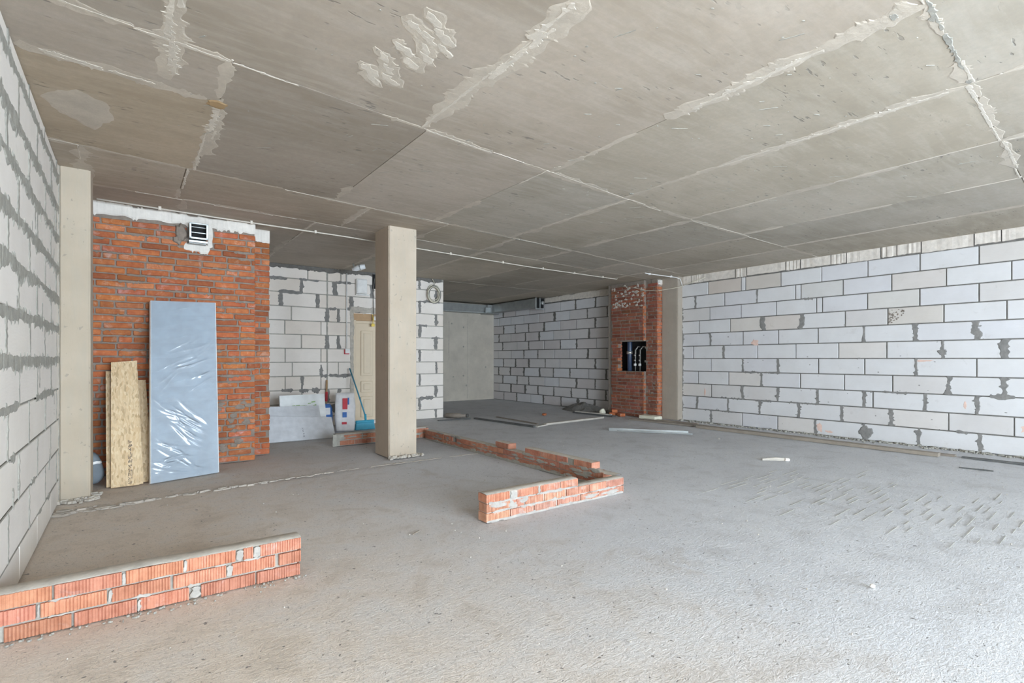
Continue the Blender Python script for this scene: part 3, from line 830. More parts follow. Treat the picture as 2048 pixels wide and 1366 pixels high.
# ribbed bricks of the low walls
def ribbed_mesh(L, hgt, W=.12, axis='x', rnd=random):
    key = ('rib', round(L, 2), round(hgt, 3), axis, rnd.randrange(3))
    if key in _cache: return _cache[key]
    n = max(3, int(L/.0125)); g = .005; front = []; back = []
    x = -L/2; s = L/n
    r2 = random.Random(int(L*1000)*7+int(hgt*1000)*13+key[4]*101+(axis == 'x'))
    for i in range(n):
        xa = x+i*s; gg = g*r2.choice((1, 1, 1, .2, .6))
        front += [(xa+.001, -W/2+gg), (xa+s*.22, -W/2+gg), (xa+s*.34, -W/2), (xa+s*.88, -W/2)]
    prof = front+[(x2, -y2) for x2, y2 in reversed(front)]
    N_ = len(prof); vs = []
    for z in (-hgt/2, hgt/2):
        for (px, py) in prof:
            q = (px, py) if axis == 'x' else (-py, px)
            vs.append((q[0], q[1], z+r2.uniform(-.0012, .0012)))
    fs = [(i, (i+1) % N_, N_+(i+1) % N_, N_+i) for i in range(N_)]
    h2 = N_//2
    for i in range(h2-1):
        j = N_-1-i
        fs.append((i+1, i, j, j-1)); fs.append((N_+i, N_+i+1, N_+j-1, N_+j))
    me = mesh_data('brick', vs, fs, M['brick_low']); _cache[key] = me; return me
def low_course(root, axis, center, spans, z, hgt, rnd, W=.12, dark=0., pale=0.):
    for a, b in spans:
        L = round(b-a, 2); me = ribbed_mesh(L, hgt, W, axis, rnd)
        c = (a+b)/2; j = rnd.uniform(-.0035, .0035)
        loc = (c, center+j, z+hgt/2) if axis == 'x' else (center+j, c, z+hgt/2)
        o = piece('brick', me, loc, root, (0, 0, rnd.uniform(-.006, .006)), None)
        k = rnd.uniform(.84, 1.08)*(1-dark); p = pale*rnd.uniform(.3, 1.); o.color = (k*(1+.08*p), k*(1+.45*p)*rnd.uniform(.95, 1.04), k*(1+.7*p)*rnd.uniform(.94, 1.06), 1)
def low_wall_left():
    rnd = random.Random(51); yf = 3.16; yc = yf+.06
    root = empty('low_brick_wall', (0, 0, 0))
    tag(root, 'short low wall of three ribbed brick courses starting at the left block wall', 'low wall')
    c1 = [(-.446, -.221), (-.212, .03), (.038, .248), (.298, .562), (.567, .795)]
    c2 = [(-.495, -.34), (-.33, -.087), (-.072, .166), (.177, .418), (.442, .665), (.679, .803)]
    c3 = [(-.495, -.289), (-.279, -.033), (-.016, .222), (.235, .461), (.498, .55), (.58, .803)]
    box('mortar_core', (-.495, yf+.017, .0), (.784, yf+.103, .212), M['mortar'], root, .003)
    low_course(root, 'x', yc, c1, .002, .063, rnd, dark=.1); low_course(root, 'x', yc, c2, .077, .063, rnd, dark=.02); low_course(root, 'x', yc, c3, .150, .063, rnd)
    # smooth mortar skin on top
    n = 40; vs = []; fs = []
    for i in range(n+1):
        x = -.495+1.297*i/n
        z = .218+.004*noise.noise(Vector((x*7, 1, 0)))+(.003 if -.3 < x < .23 else 0)
        for y, dz in ((yf+.004+.003*noise.noise(Vector((x*30, 2, 0))), -.006), (yf+.012, 0), (yf+.06, .002), (yf+.11, 0), (yf+.118, -.006)):
            vs.append((x, y, z+dz))
    for i in range(n):
        for k in range(4): a = i*5+k; fs.append((a, a+5, a+6, a+1))
    mesh_obj('mortar_cap', vs, fs, M['mortar_light'], root, True)
    m = Acc(lambda u, v, h: (u, yf-h, v))
    for x, z0_, z1_, w_ in ((.48, .152, .208, .034), (.565, .15, .21, .028), (.275, .006, .064, .046), (-.025, .15, .205, .014), (.43, .078, .136, .022), (.228, .152, .21, .014), (.034, .004, .06, .012), (-.335, .08, .14, .014), (-.079, .08, .138, .014)):
        m.strip((x, z0_), (x+.003, z1_), w_, .5, .0015, 40, .006, .2, .006)
    for x0, x1, z in ((-.30, -.2, .146), (.08, .2, .147), (.5, .62, .147), (-.3, -.2, .073), (.0, .09, .074), (.24, .3, .072), (.6, .66, .074), (.36, .42, .147)):
        m.strip((x0, z), (x1, z), .010, .9, .0015, 24, .008, .2)
    m.build('joint_mortar', mat_mortar('wall_mortar', (.43, .405, .365)), root)
    c = Acc(lambda u, v, h: (u, v, h))
    for i in range(70):
        x = rnd.uniform(-.45, .85); c.blob((x, yf-.01-abs(rnd.gauss(0, .03))), rnd.uniform(.003, .009), rnd.uniform(.003, .009), rnd.uniform(.003, .007), 6)
    o = c.build('mortar_crumbs', M['mortar'], None, 'stuff'); tag(o, 'pale mortar crumbs along the foot of the left low brick wall', 'debris')
low_wall_left()
def low_wall_middle():
    rnd = random.Random(61); yf = 3.307; yc = yf+.06; xl = 2.189; xs = 3.72
    root = empty('low_brick_wall', (0, 0, 0))
    tag(root, 'long low brick wall turning a corner and running back past the middle column', 'low wall')
    box('mortar_core', (xl+.012, yf+.013, 0), (3.715, yf+.107, .135), M['mortar_light'], root, .003)
    box('mortar_core', (xl+.012, yf+.01, .13), (3.13, yf+.11, .208), M['mortar_light'], root, .003)
    low_course(root, 'x', yc, [(2.189, 2.405), (2.418, 2.648), (2.656, 2.89), (2.909, 3.17), (3.18, 3.389), (3.399, 3.725)], .002, .063, rnd, pale=1)
    low_course(root, 'x', yc, [(2.189, 2.413), (2.428, 2.549), (2.565, 2.755), (2.768, 3.0), (3.01, 3.273), (3.288, 3.493), (3.509, 3.731)], .075, .063, rnd, pale=.5)
    low_course(root, 'x', yc, [(2.189, 2.41), (2.49, 2.70), (2.724, 2.936), (2.945, 3.142)], .147, .063, rnd)
    def cap(x0, x1, y0, y1, z, name='mortar_cap', jag=.004):
        along_x = (x1-x0) > (y1-y0); n = max(6, int(max(x1-x0, y1-y0)/.035)); vs = []; fs = []
        for i in range(n+1):
            t = i/n
            for k, dz in ((0, -.007), (.08, 0), (.5, .002), (.92, 0), (1, -.007)):
                e = jag*noise.noise(Vector((t*n*.9, k*5, z*9)))
                if along_x: vs.append((x0+(x1-x0)*t, y0+(y1-y0)*k+e, z+dz+e*.6))
                else: vs.append((x0+(x1-x0)*k+e, y0+(y1-y0)*t, z+dz+e*.6))
        for i in range(n):
            for k in range(4): a = i*5+k; fs.append((a, a+5, a+6, a+1) if along_x else (a, a+1, a+6, a+5))
        mesh_obj(name, vs, fs, M['mortar_light'], root, True)
    cap(xl+.002, 3.14, yf+.002, yf+.118, .214); cap(3.12, 3.728, yf+.002, yf+.12, .141)
    m = Acc(lambda u, v, h: (u, yf-h, v))
    for x, z, a, b in ((2.45, .175, .034, .035), (2.3, .118, .09, .018), (2.44, .10, .05, .03), (2.55, .12, .05, .025), (2.71, .17, .014, .03), (2.87, .07, .03, .02), (3.2, .12, .05, .018), (2.35, .075, .1, .01), (2.6, .072, .1, .009), (3.05, .143, .1, .008), (2.8, .144, .08, .01), (3.0, .07, .1, .009), (3.45, .07, .15, .01), (3.3, .035, .1, .02), (3.55, .03, .12, .02)):
        m.blob((x, z), a, b, .0025, 16, .5)
    m.strip((xl, .006), (3.72, .006), .02, .5, .004, 12, .01, .1)
    for q in range(2):
        for k in range(16):
            x = rnd.uniform(xl, 3.5 if q < 1 else 2.95); m.strip((x, .07+.072*q), (x+rnd.uniform(.06, .2), .07+.072*q), .014, .9, .002, 24, .012, .3)
    m.build('joint_mortar', mat_mortar('wall_mortar', (.40, .375, .34)), root)
    # run going back along x = 3.78
    xc = xs+.06; rn = random.Random(66)
    def spans(a, b, L=.25, j=.012, off=0):
        out = []; y = a-off
        while y < b-.05:
            s, e = max(y, a), min(y+L, b)
            if e-s > .05: out.append((s, e))
            y += L+j
        return out
    box('mortar_core', (xs+.01, 3.43, 0), (xs+.11, 7.35, .066), M['mortar'], root, .003)
    box('mortar_core', (xs+.01, 3.62, .06), (xs+.11, 6.40, .138), M['mortar'], root, .003)
    box('mortar_core', (xs+.01, 6.45, .06), (xs+.11, 7.35, .138), M['mortar'], root, .003)
    box('mortar_core', (xs+.01, 3.74, .135), (xs+.11, 4.8, .205), M['mortar'], root, .003)
    low_course(root, 'y', xc, spans(3.43, 7.36), .002, .063, rn, dark=.22)
    low_course(root, 'y', xc, spans(3.56, 6.39, off=.13)+[(6.5, 6.73), (6.76, 7.05), (7.06, 7.36)], .075, .063, rn, dark=.2)
    low_course(root, 'y', xc, [(3.72, 3.98), (4.08, 4.25), (4.27, 4.53), (4.54, 4.81), (5.14, 5.42)], .147, .063, rn, dark=.16)
    cap(xs+.002, xs+.118, 3.72, 4.82, .214); cap(xs+.002, xs+.118, 4.82, 5.14, .141); cap(xs+.002, xs+.118, 5.42, 7.36, .141); cap(xs+.01, xs+.112, 5.15, 5.41, .214); cap(xs+.002, xs+.118, 3.43, 3.72, .139)
    m = Acc(lambda u, v, h: (xs-h, u, v))
    for i in range(60):
        y = rn.uniform(3.6, 7.3); m.blob((y, rn.choice((.068, .03, .1, .142))), rn.uniform(.03, .09), rn.uniform(.008, .02), .003, 12, .5)
    m.strip((3.5, .008), (7.35, .008), .03, .7, .006, 10, .02, .1)
    m.build('joint_mortar', M['mortar'], root)
    # return towards the door behind the middle column
    yr = 7.475; rr = random.Random(67)
    box('mortar_core', (2.37, yr+.008, 0), (3.8, yr+.112, .165), M['mortar'], root, .003)
    low_course(root, 'x', yr+.06, [(2.43, 2.64), (2.65, 2.9), (2.91, 3.16), (3.17, 3.42), (3.43, 3.68), (3.69, 3.84)], .01, .063, rr, dark=.15)
    low_course(root, 'x', yr+.06, [(2.49, 2.75), (2.77, 3.0), (3.02, 3.27), (3.28, 3.53), (3.54, 3.84)], .088, .063, rr, dark=.08)
    cap(2.37, 3.84, yr+.0, yr+.13, .172)
    m = Acc(lambda u, v, h: (u, yr-.002-h, v)); m.strip((2.36, .0), (2.36, .17), .07, .4, .006, 12, .01, 0)
    for i in range(10): m.blob((rr.uniform(2.4, 3.7), rr.uniform(.02, .15)), rr.uniform(.03, .08), .012, .003, 12)
    m.build('joint_mortar', M['mortar'], root)
low_wall_middle()

# ------------------------------------------------------------------ concrete columns
def column(x0, x1, y0, y1, label, tint, foot=0):
    bm = bmesh.new(); bmesh.ops.create_cube(bm, size=1)
    bmesh.ops.scale(bm, vec=(x1-x0, y1-y0, H), verts=bm.verts)
    ed = [e for e in bm.edges if abs(e.verts[0].co.z-e.verts[1].co.z) > 1]
    bmesh.ops.bevel(bm, geom=ed, offset=.012, segments=2, affect='EDGES')
    ed = [e for e in bm.edges if abs(e.verts[0].co.z-e.verts[1].co.z) > 1]
    bmesh.ops.subdivide_edges(bm, edges=ed, cuts=50)
    for v in bm.verts:
        n = noise.noise(Vector((v.co.x*6+x0, v.co.y*6, v.co.z*2.3)))*.0022
        v.co.x += n; v.co.y += noise.noise(Vector((v.co.x*6, v.co.y*6+7, v.co.z*2.7)))*.0022
    me = bpy.data.meshes.new('shaft'); bm.to_mesh(me); bm.free(); me.materials.append(M['column'])
    root = empty('concrete_column', ((x0+x1)/2, (y0+y1)/2, 0)); tag(root, label, 'column')
    piece('shaft', me, (0, 0, H/2), root, color=tint)
    rnd = random.Random(int(x0*100)+5)
    a = Acc(lambda u, v, h: (u-(x0+x1)/2, v-(y0+y1)/2, h))
    for i in range(foot):
        s = rnd.random()
        x = rnd.uniform(x0-.03, x1+.05); y = y0-abs(rnd.gauss(0, .045))
        if s < .2: x = x1+abs(rnd.gauss(0, .04)); y = rnd.uniform(y0, y0+.2)
        a.blob((x, y), rnd.uniform(.01, .035), rnd.uniform(.01, .03), rnd.uniform(.008, .028), 8, .5)
    a.build('foot_mortar', M['mortar_light'], root)
    return root
column(2.63, 3.012, 6.2, 6.66, 'free-standing square concrete column in the middle of the room', (1.04, 1.02, .98), 90)
column(-.5, -.285, 5.98, 6.38, 'concrete column against the left block wall beside the brick wall', (1.0, .99, .94), 60)
column(8.99, 9.16, 6.54, 6.93, 'narrow grey concrete column between the brick shaft and right block wall', (.82, .82, .82), 12)

# ------------------------------------------------------------------ vent in the brick wall
def make_vent():
    x0, x1, z0, z1, yf = .545, .735, 2.585, 2.815, 6.965
    r = empty('ventilation_duct', ((x0+x1)/2, 7.07, z0)); tag(r, 'square galvanised vent duct sticking out of the brick wall near the ceiling', 'vent')
    ox, oy, oz = (x0+x1)/2, 7.07, z0
    def b(n, lo, hi, m, c=.003): return box(n, (lo[0]-ox, lo[1]-oy, lo[2]-oz), (hi[0]-ox, hi[1]-oy, hi[2]-oz), m, r, c)
    t = .004
    fl = .022
    zb = z0+.045
    b('flange', (x0, yf, zb), (x0+fl, yf+.012, z1), M['galv']); b('flange', (x1-fl, yf, zb), (x1, yf+.012, z1), M['galv'])
    b('flange', (x0, yf, z1-fl*.7), (x1, yf+.012, z1), M['galv']); b('flange', (x0, yf, zb), (x1, yf+.012, zb+fl), M['galv'])
    b('duct_wall', (x0+.01, yf+.01, zb+.012), (x0+.014, 7.2, z1-.01), M['galv_dark'], 0); b('duct_wall', (x1-.014, yf+.01, zb+.012), (x1-.01, 7.2, z1-.01), M['galv_dark'], 0)
    b('duct_wall', (x0+.01, yf+.01, z1-.014), (x1-.01, 7.2, z1-.01), M['galv_dark'], 0); b('duct_wall', (x0+.01, yf+.01, zb+.012), (x1-.01, 7.2, zb+.016), M['galv_dark'], 0)
    b('duct_shade', (x0+.01, 7.055, zb), (x1-.01, 7.062, z1), M['black'], 0)  # black plate painting the darkness inside the duct
    b('damper_blade', (x0+.015, yf+.03, zb+.075), (x1-.015, yf+.06, zb+.083), M['galv'], 0)
    b('damper_blade', (x0+.015, yf+.04, zb+.14), (x1-.015, yf+.075, zb+.148), M['galv_dark'], 0)
    b('lower_rail', (x0-.004, yf+.002, z0+.004), (x1-.004, yf+.02, z0+.03), M['galv'])
    b('lower_rail', (x0-.004, yf+.006, z0-.01), (x1-.02, 7.06, z0+.002), M['galv_dark'])
make_vent()

# ------------------------------------------------------------------ film-wrapped board
def make_wrapped():
    A = Vector((.169, 6.335, 0)); B = Vector((.785, 6.530, 0))        # bottom corners
    T = Vector((.186, 6.945, 1.895))                                  # top left corner
    ux = (B-A).normalized(); wd = (B-A).length
    up = (T-A); up -= ux*up.dot(ux); hh = up.length+.01; uz = up.normalized()
    n = ux.cross(uz).normalized()                                     # towards the room
    A = Vector((.169, 6.335, .002)); B = Vector((.785, 6.530, .002)); T = Vector((.186, 6.945, 1.890)); Q = Vector((.80, 6.945, 1.905))
    root = empty('wrapped_board', tuple(A))
    nn = (B-A).cross(T-A).normalized()                                # towards the room
    if nn.y > 0: nn = -nn
    def W3(x, y, z):                                                  # slightly twisted sheet
        s_, t_ = x/wd, z/hh
        p = A*(1-s_)*(1-t_)+B*s_*(1-t_)+T*(1-s_)*t_+Q*s_*t_
        return tuple(p-A-nn*(y-.012))
    def sheet(name, lo, hi, mat):
        vs = []; fs = []; n_ = 12
        for k in range(n_+1):
            z = lo[2]+(hi[2]-lo[2])*k/n_
            vs += [W3(lo[0], lo[1], z), W3(hi[0], lo[1], z), W3(hi[0], hi[1], z), W3(lo[0], hi[1], z)]
        for k in range(n_):
            for j in range(4): fs.append((k*4+j, k*4+(j+1) % 4, k*4+4+(j+1) % 4, k*4+4+j))
        fs += [(3, 2, 1, 0), (n_*4, n_*4+1, n_*4+2, n_*4+3)]
        return mesh_obj(name, vs, fs, mat, root)
    tag(root, 'tall blue grey board wrapped in clear film leaning on the brick wall', 'board')
    sheet('board', (0, .012, 0), (wd, .05, hh), M['panel'])
    sheet('edge_trim', (wd, .010, 0), (wd+.006, .052, hh), M['white_pl'])
    sheet('edge_trim', (-.005, .010, 0), (0, .052, hh), M['white_pl'])
    nx, nz = 90, 260
    X, Z = np.meshgrid(np.linspace(-.004, wd+.004, nx), np.linspace(-.002, hh+.004, nz))
    D = np.zeros_like(X); rnd = random.Random(77)
    def crease(x0, z0, x1, z1, a, s):
        d = np.array((x1-x0, z1-z0)); L = np.hypot(*d); d = d/L
        u = (X-x0)*d[0]+(Z-z0)*d[1]; v = -(X-x0)*d[1]+(Z-z0)*d[0]
        v = v+.012*np.sin(u*11+x0*30)
        e = np.clip(np.minimum(u, L-u)/(.3*L)+.05, 0, 1); e = e*e*(3-2*e)
        return a*e*np.exp(-(v/s)**2)
    for i in range(30):      # fan of creases running down to the lower right corner
        x0 = rnd.uniform(-.05, .25); z0 = rnd.uniform(.15, .95)
        x1 = rnd.uniform(.4, .62); z1 = max(.03, z0-rnd.uniform(.2, .42))
        D += crease(x0, z0, x1, z1, rnd.uniform(.003, .008), rnd.uniform(.007, .015))
    for i in range(16):      # creases rising to the right in the upper half
        x0 = rnd.uniform(.05, .45); z0 = rnd.uniform(.9, 1.4)
        x1 = min(.63, x0+rnd.uniform(.15, .4)); z1 = z0+rnd.uniform(.08, .25)
        D += crease(x0, z0, x1, z1, rnd.uniform(.003, .009), rnd.uniform(.007, .014))
    for i in range(16):
        x0 = rnd.uniform(0, .15); z0 = rnd.uniform(.05, .4)
        D += crease(x0, z0, x0+rnd.uniform(.15, .35), z0-rnd.uniform(-.06, .08), rnd.uniform(.003, .006), rnd.uniform(.006, .012))
    for i in range(14):      # soft ripples
        x0 = rnd.uniform(0, .5); z0 = rnd.uniform(1.2, 1.85)
        D += crease(x0, z0, x0+rnd.uniform(.08, .3), z0+rnd.uniform(-.3, .3), rnd.uniform(.001, .003), rnd.uniform(.012, .03))
    ed = np.minimum(np.minimum(X+.004, wd+.004-X), np.minimum(Z+.002, hh+.004-Z))
    D *= np.clip(ed/.02, 0, 1)
    Yv = .008-np.clip(D, 0, .016)
    vs = [W3(*p) for p in np.stack((X, Yv, Z), -1).reshape(-1, 3).tolist()]
    fs = [(j*nx+i, j*nx+i+1, (j+1)*nx+i+1, (j+1)*nx+i) for j in range(nz-1) for i in range(nx-1)]
    mesh_obj('film', vs, fs, M['film'], root, True)
make_wrapped()

# ------------------------------------------------------------------ strand board offcuts
def leaning(name, label, cat, bl, br, tl, h_cut, thick, mat, group=None, print_=None):
    A = Vector(bl); B = Vector(br); T = Vector(tl)
    ux = (B-A).normalized(); wd = (B-A).length
    up = T-A; up -= ux*up.dot(ux); uz = up.normalized(); hh = up.length
    n = ux.cross(uz)
    root = empty(name); root.matrix_world = Matrix(((ux.x, -n.x, uz.x, A.x), (ux.y, -n.y, uz.y, A.y), (ux.z, -n.z, uz.z, A.z), (0, 0, 0, 1)))
    tag(root, label, cat, group)
    # board cut slightly out of square
    c = h_cut
    vs = [(0, 0, 0), (wd, 0, 0), (wd, 0, hh+c), (0, 0, hh), (0, thick, 0), (wd, thick, 0), (wd, thick, hh+c), (0, thick, hh)]
    fs = [(0, 1, 2, 3), (7, 6, 5, 4), (0, 4, 5, 1), (1, 5, 6, 2), (2, 6, 7, 3), (3, 7, 4, 0)]
    mesh_obj('board', vs, fs, mat, root)
    return root, wd, hh
g = 'strand board offcuts leaning on the brick wall'
r, wd, hh = leaning('strand_board', 'front strand board offcut with a dark printed stamp, tallest of the leaning offcuts', 'board', (-.148, 6.345, .003), (.075, 6.350, .003), (-.222, 6.93, 1.215), .02, .012, M['osb'], g)
def stamp(root, x, z0, z1, mat, w=.032, seed=1, y=-.0012, dens=.62):
    """column of small printed marks, too worn to read"""
    rnd = random.Random(seed); vs = []; fs = []; z = z0
    while z < z1:
        for row in range(3):
            for c in range(4):
                if rnd.random() < dens:
                    a = x+c*w/4; b = a+w/4*rnd.uniform(.5, 1.0); p = z+row*.011; q = p+.009
                    k = len(vs); vs += [(a, y, p), (b, y, p), (b, y, q), (a, y, q)]; fs.append((k, k+1, k+2, k+3))
        z += .04 if rnd.random() > .15 else .055
    o = mesh_obj('stamp', vs, fs, mat, root); o['kind'] = 'stuff'; return o
stamp(r, .135, .02, .44, M['ink'], .035, 4)
leaning('strand_board', 'strand board offcut just behind the stamped one, top cut lower at right', 'board', (-.11, 6.375, .003), (.107, 6.390, .003), (-.165, 6.95, 1.125), .0, .012, M['osb'], g)
leaning('strand_board', 'slanted strand board offcut showing its right edge beside the wrapped board', 'board', (-.02, 6.45, .003), (.19, 6.47, .003), (-.16, 6.97, 1.02), .0, .012, M['osb'], g)
leaning('strand_board', 'leftmost strand board offcut nearest the left concrete column', 'board', (-.185, 6.40, .003), (-.05, 6.405, .003), (-.275, 6.99, 1.12), .0, .012, M['osb'], g)
# blue-grey sack behind the left column
def sack():
    root = empty('sack', (-.355, 6.62, 0)); tag(root, 'blue grey sack with a white stripe tucked behind the left column', 'sack')
    vs, fs = [], []; n, m = 20, 14
    for j in range(m+1):
        t = j/m; z = .34*t
        k = (1-abs(2*t-1)**4)**.5*.92+.06
        for i in range(n):
            a = 2*PI*i/n; ca, sa = math.cos(a), math.sin(a)
            sx = abs(ca)**.6*math.copysign(1, ca); sy = abs(sa)**.6*math.copysign(1, sa)
            w = .155*(1-.55*max(0, t-.35)); vs.append((sx*w*k, sy*.10*k, z+.006*noise.noise(Vector((ca*3, sa*3, t*5)))))
    for j in range(m):
        for i in range(n): fs.append((j*n+i, j*n+(i+1) % n, (j+1)*n+(i+1) % n, (j+1)*n+i))
    fs.append(tuple(range(n))[::-1]); fs.append(tuple(m*n+i for i in range(n)))
    mesh_obj('body', vs, fs, M['sack'], root, True)
    st = [(v[0]*1.02, v[1]*1.02, v[2]) for v in vs[9*n:11*n+n]]
    sf = [(j*n+i, j*n+(i+1) % n, (j+1)*n+(i+1) % n, (j+1)*n+i) for j in range(1) for i in range(n)]
    mesh_obj('stripe', st, sf, M['white_pl'], root, True)
sack()

# ------------------------------------------------------------------ things by the door
r, wd, hh = leaning('gypsum_board', 'large white gypsum board with a printed stamp resting low against the block wall', 'board', (1.66, 8.37, .003), (2.64, 8.34, .003), (1.66, 8.66, .375), -.09, .012, M['gypsum'])
stamp(r, .50, .05, .22, M['grey_ink'], .022, 9)
leaning('gypsum_board', 'second white gypsum board behind the stamped one, reaching further left and up', 'board', (1.6, 8.50, .003), (2.5, 8.47, .003), (1.6, 8.86, .50), -.02, .012, M['gypsum'])
r, wd, hh = leaning('wrapped_panel_pack', 'film wrapped white panel pack with green print leaning behind the gypsum boards', 'package', (1.92, 8.72, .003), (2.62, 8.69, .003), (1.92, 8.93, .66), .01, .05, M['white_pl'])
rnd = random.Random(8)
vs = []; fs = []
for i in range(26):
    x = rnd.uniform(.2, .56); z = hh-.20+rnd.gauss(0, .03); a = rnd.uniform(.012, .04); b_ = rnd.uniform(.006, .016); t = rnd.uniform(-.5, .5)
    k = len(vs); vs += [(x-a, -.002, z-b_+t*.01), (x+a, -.002, z-b_*.4), (x+a*.8, -.002, z+b_), (x-a*.9, -.002, z+b_*.6)]; fs.append((k, k+1, k+2, k+3))
mesh_obj('leaf_print', vs, fs, M['green'], r)['kind'] = 'stuff'
nx, nz = 40, 40; vs = []
for j in range(nz):
    for i in range(nx):
        x = wd*i/(nx-1); z = hh*j/(nz-1)
        vs.append((x, -.006-.006*abs(noise.noise(Vector((x*6, z*14, 2))))-.003*noise.noise(Vector((x*20, z*22, 5))), z))
mesh_obj('film', vs, [(j*nx+i, j*nx+i+1, (j+1)*nx+i+1, (j+1)*nx+i) for j in range(nz-1) for i in range(nx-1)], M['film'], r, True)

def cement_bag(loc, w, d, h, rz, label, mat, prints, seed):
    root = empty('cement_bag', loc, rz); tag(root, label, 'bag')
    vs, fs = [], []; n, m = 28, 18
    for j in range(m+1):
        t = j/m
        e = 1-max(0, (t-.82)/.18)**2*.9; pw = 1-.10*abs(2*t-1)**3
        for i in range(n):
            a = 2*PI*i/n; ca, sa = math.cos(a), math.sin(a)
            sx = abs(ca)**.35*math.copysign(1, ca); sy = abs(sa)**.45*math.copysign(1, sa)
            k = noise.noise(Vector((ca*2+seed, sa*2, t*4)))
            vs.append((sx*w/2*pw*(1+.05*k), sy*d/2*(.25+.75*e)*(1+.1*k)+.05*t*t*d, t*h))
    for j in range(m):
        for i in range(n): fs.append((j*n+i, j*n+(i+1) % n, (j+1)*n+(i+1) % n, (j+1)*n+i))
    fs.append(tuple(range(n))[::-1]); fs.append(tuple(m*n+i for i in range(n)))
    mesh_obj('body', vs, fs, mat, root, True)
    for nm, x0, x1, z0, z1, mt in prints:
        box(nm, (x0, -d/2*1.10-.004, z0), (x1, -d/2*1.10+.012, z1), mt, root, .002)
    return root
cement_bag((3.03, 9.05, 0), .34, .18, .66, -.35, 'white cement bag with red and blue print standing left of the door', M['white_bag'],
           [('red_panel', -.04, .04, .38, .57, M['red']), ('blue_mark', -.04, .03, .24, .33, M['blue']), ('red_mark', -.05, .03, .12, .16, M['red']), ('blue_stripe', .045, .07, .46, .58, M['blue'])], 3)
cement_bag((2.74, 9.30, 0), .26, .2, .46, .2, 'small dark blue bag slumped behind the white cement bag', M['blue'], [('white_label', -.08, .06, .28, .4, M['white_bag'])], 8)
def stick(name, label, cat, p0, p1, rad, mat, parts=()):
    root = empty(name, p0); tag(root, label, cat)
    d = Vector(p1)-Vector(p0)
    vs, fs = tube_data([(0, 0, 0), tuple(d*.5), tuple(d)], rad, 8); mesh_obj('shaft', vs, fs, mat, root, True)
    for nm, t0, t1, rr, mt in parts:
        vs, fs = tube_data([tuple(d*t0), tuple(d*t1)], rr, 8); mesh_obj(nm, vs, fs, mt, root, True)
    return root
stick('paint_stick', 'slim wooden stick with a red band standing behind the bags', 'tool', (2.86, 9.62, 0), (2.93, 9.76, .86), .016, M['brown'], [('red_band', .55, .75, .024, M['red']), ('pale_grip', .35, .5, .022, M['wood_light'])])
def broom():
    r = empty('broom', (3.36, 9.0, 0)); tag(r, 'turquoise broom leaning beside the cream door', 'broom')
    tube('handle', [(.02, 0, .22), (.0, .35, .65), (-.02, .72, 1.07)], .0125, M['teal_dk'], r, 10)
    tube('socket', [(.02, -.005, .15), (.015, .01, .27)], .02, M['teal'], r, 10)
    head = box('head', (-.16, -.03, .115), (.17, .03, .165), M['teal'], r, .012)
    rn = random.Random(2)
    vs, fs = [], []
    for i in range(46):
        for j in range(3):
            x = -.15+.31*i/45; y = -.02+.02*j; k = len(vs); w = .005
            dx = (x)*.12+rn.uniform(-.006, .006); dy = (y)*.5+rn.uniform(-.006, .006)
            vs += [(x-w, y, .12), (x+w, y, .12), (x+w+dx, y+dy, .0), (x-w+dx, y+dy, .0)]; fs.append((k, k+1, k+2, k+3))
    o = mesh_obj('bristles', vs, fs, M['teal'], head, loc=tuple(-head.location)); o['kind'] = 'stuff'
broom()

# ------------------------------------------------------------------ electrical bits
def ceiling_conduit():
    pts = [(-.28, 6.90), (.81, 6.98), (2.34, 7.03), (3.54, 7.15), (5.72, 7.37), (8.15, 7.44)]
    r = empty('ceiling_conduit', (0, 0, 0)); tag(r, 'long white cable conduit clipped across the ceiling', 'conduit')
    tube('pipe', [(x, y, H-.028) for x, y in pts]+[(8.17, 7.44, H-.028), (8.19, 7.44, H-.010)], .009, M['conduit'], r, 8)
    for i in range(len(pts)-1):
        (x0, y0), (x1, y1) = pts[i:i+2]; L = math.hypot(x1-x0, y1-y0); n = max(1, int(L/.75))
        for k in range(n):
            t = (k+.5)/n; box('clip', (x0+(x1-x0)*t-.014, y0+(y1-y0)*t-.018, H-.045), (x0+(x1-x0)*t+.014, y0+(y1-y0)*t+.018, H-.004), M['conduit'], r, .003)
ceiling_conduit()
def right_conduit():
    r = empty('ceiling_conduit', (0, 0, 0)); tag(r, 'short white conduit running over the narrow column to the right block wall', 'conduit')
    tube('pipe', [(8.1, 6.64, H-.012), (8.2, 6.62, H-.022), (8.97, 6.56, H-.028), (9.05, 6.52, H-.06), (9.12, 6.52, H-.2)], .009, M['white_pl'], r, 8)
    box('clip', (8.19, 6.60, H-.042), (8.22, 6.64, H-.004), M['white_pl'], r, .003)
    box('clip', (8.8, 6.55, H-.042), (8.83, 6.59, H-.004), M['white_pl'], r, .003)
right_conduit()
def cable(name, label, pts, rad, mat, cat='cable'):
    o = tube(name, pts, rad, mat, None, 6); tag(o, label, cat); return o
cable('cable', 'grey cable sagging from the brick shaft top across to the right block wall', [(8.75, 7.9, 2.86), (8.74, 7.5, 2.80), (8.76, 7.2, 2.70), (8.8, 6.9, 2.66), (8.95, 6.5, 2.70), (9.1, 6.3, 2.78), (9.13, 6.0, 2.86)], .006, M['wire'])
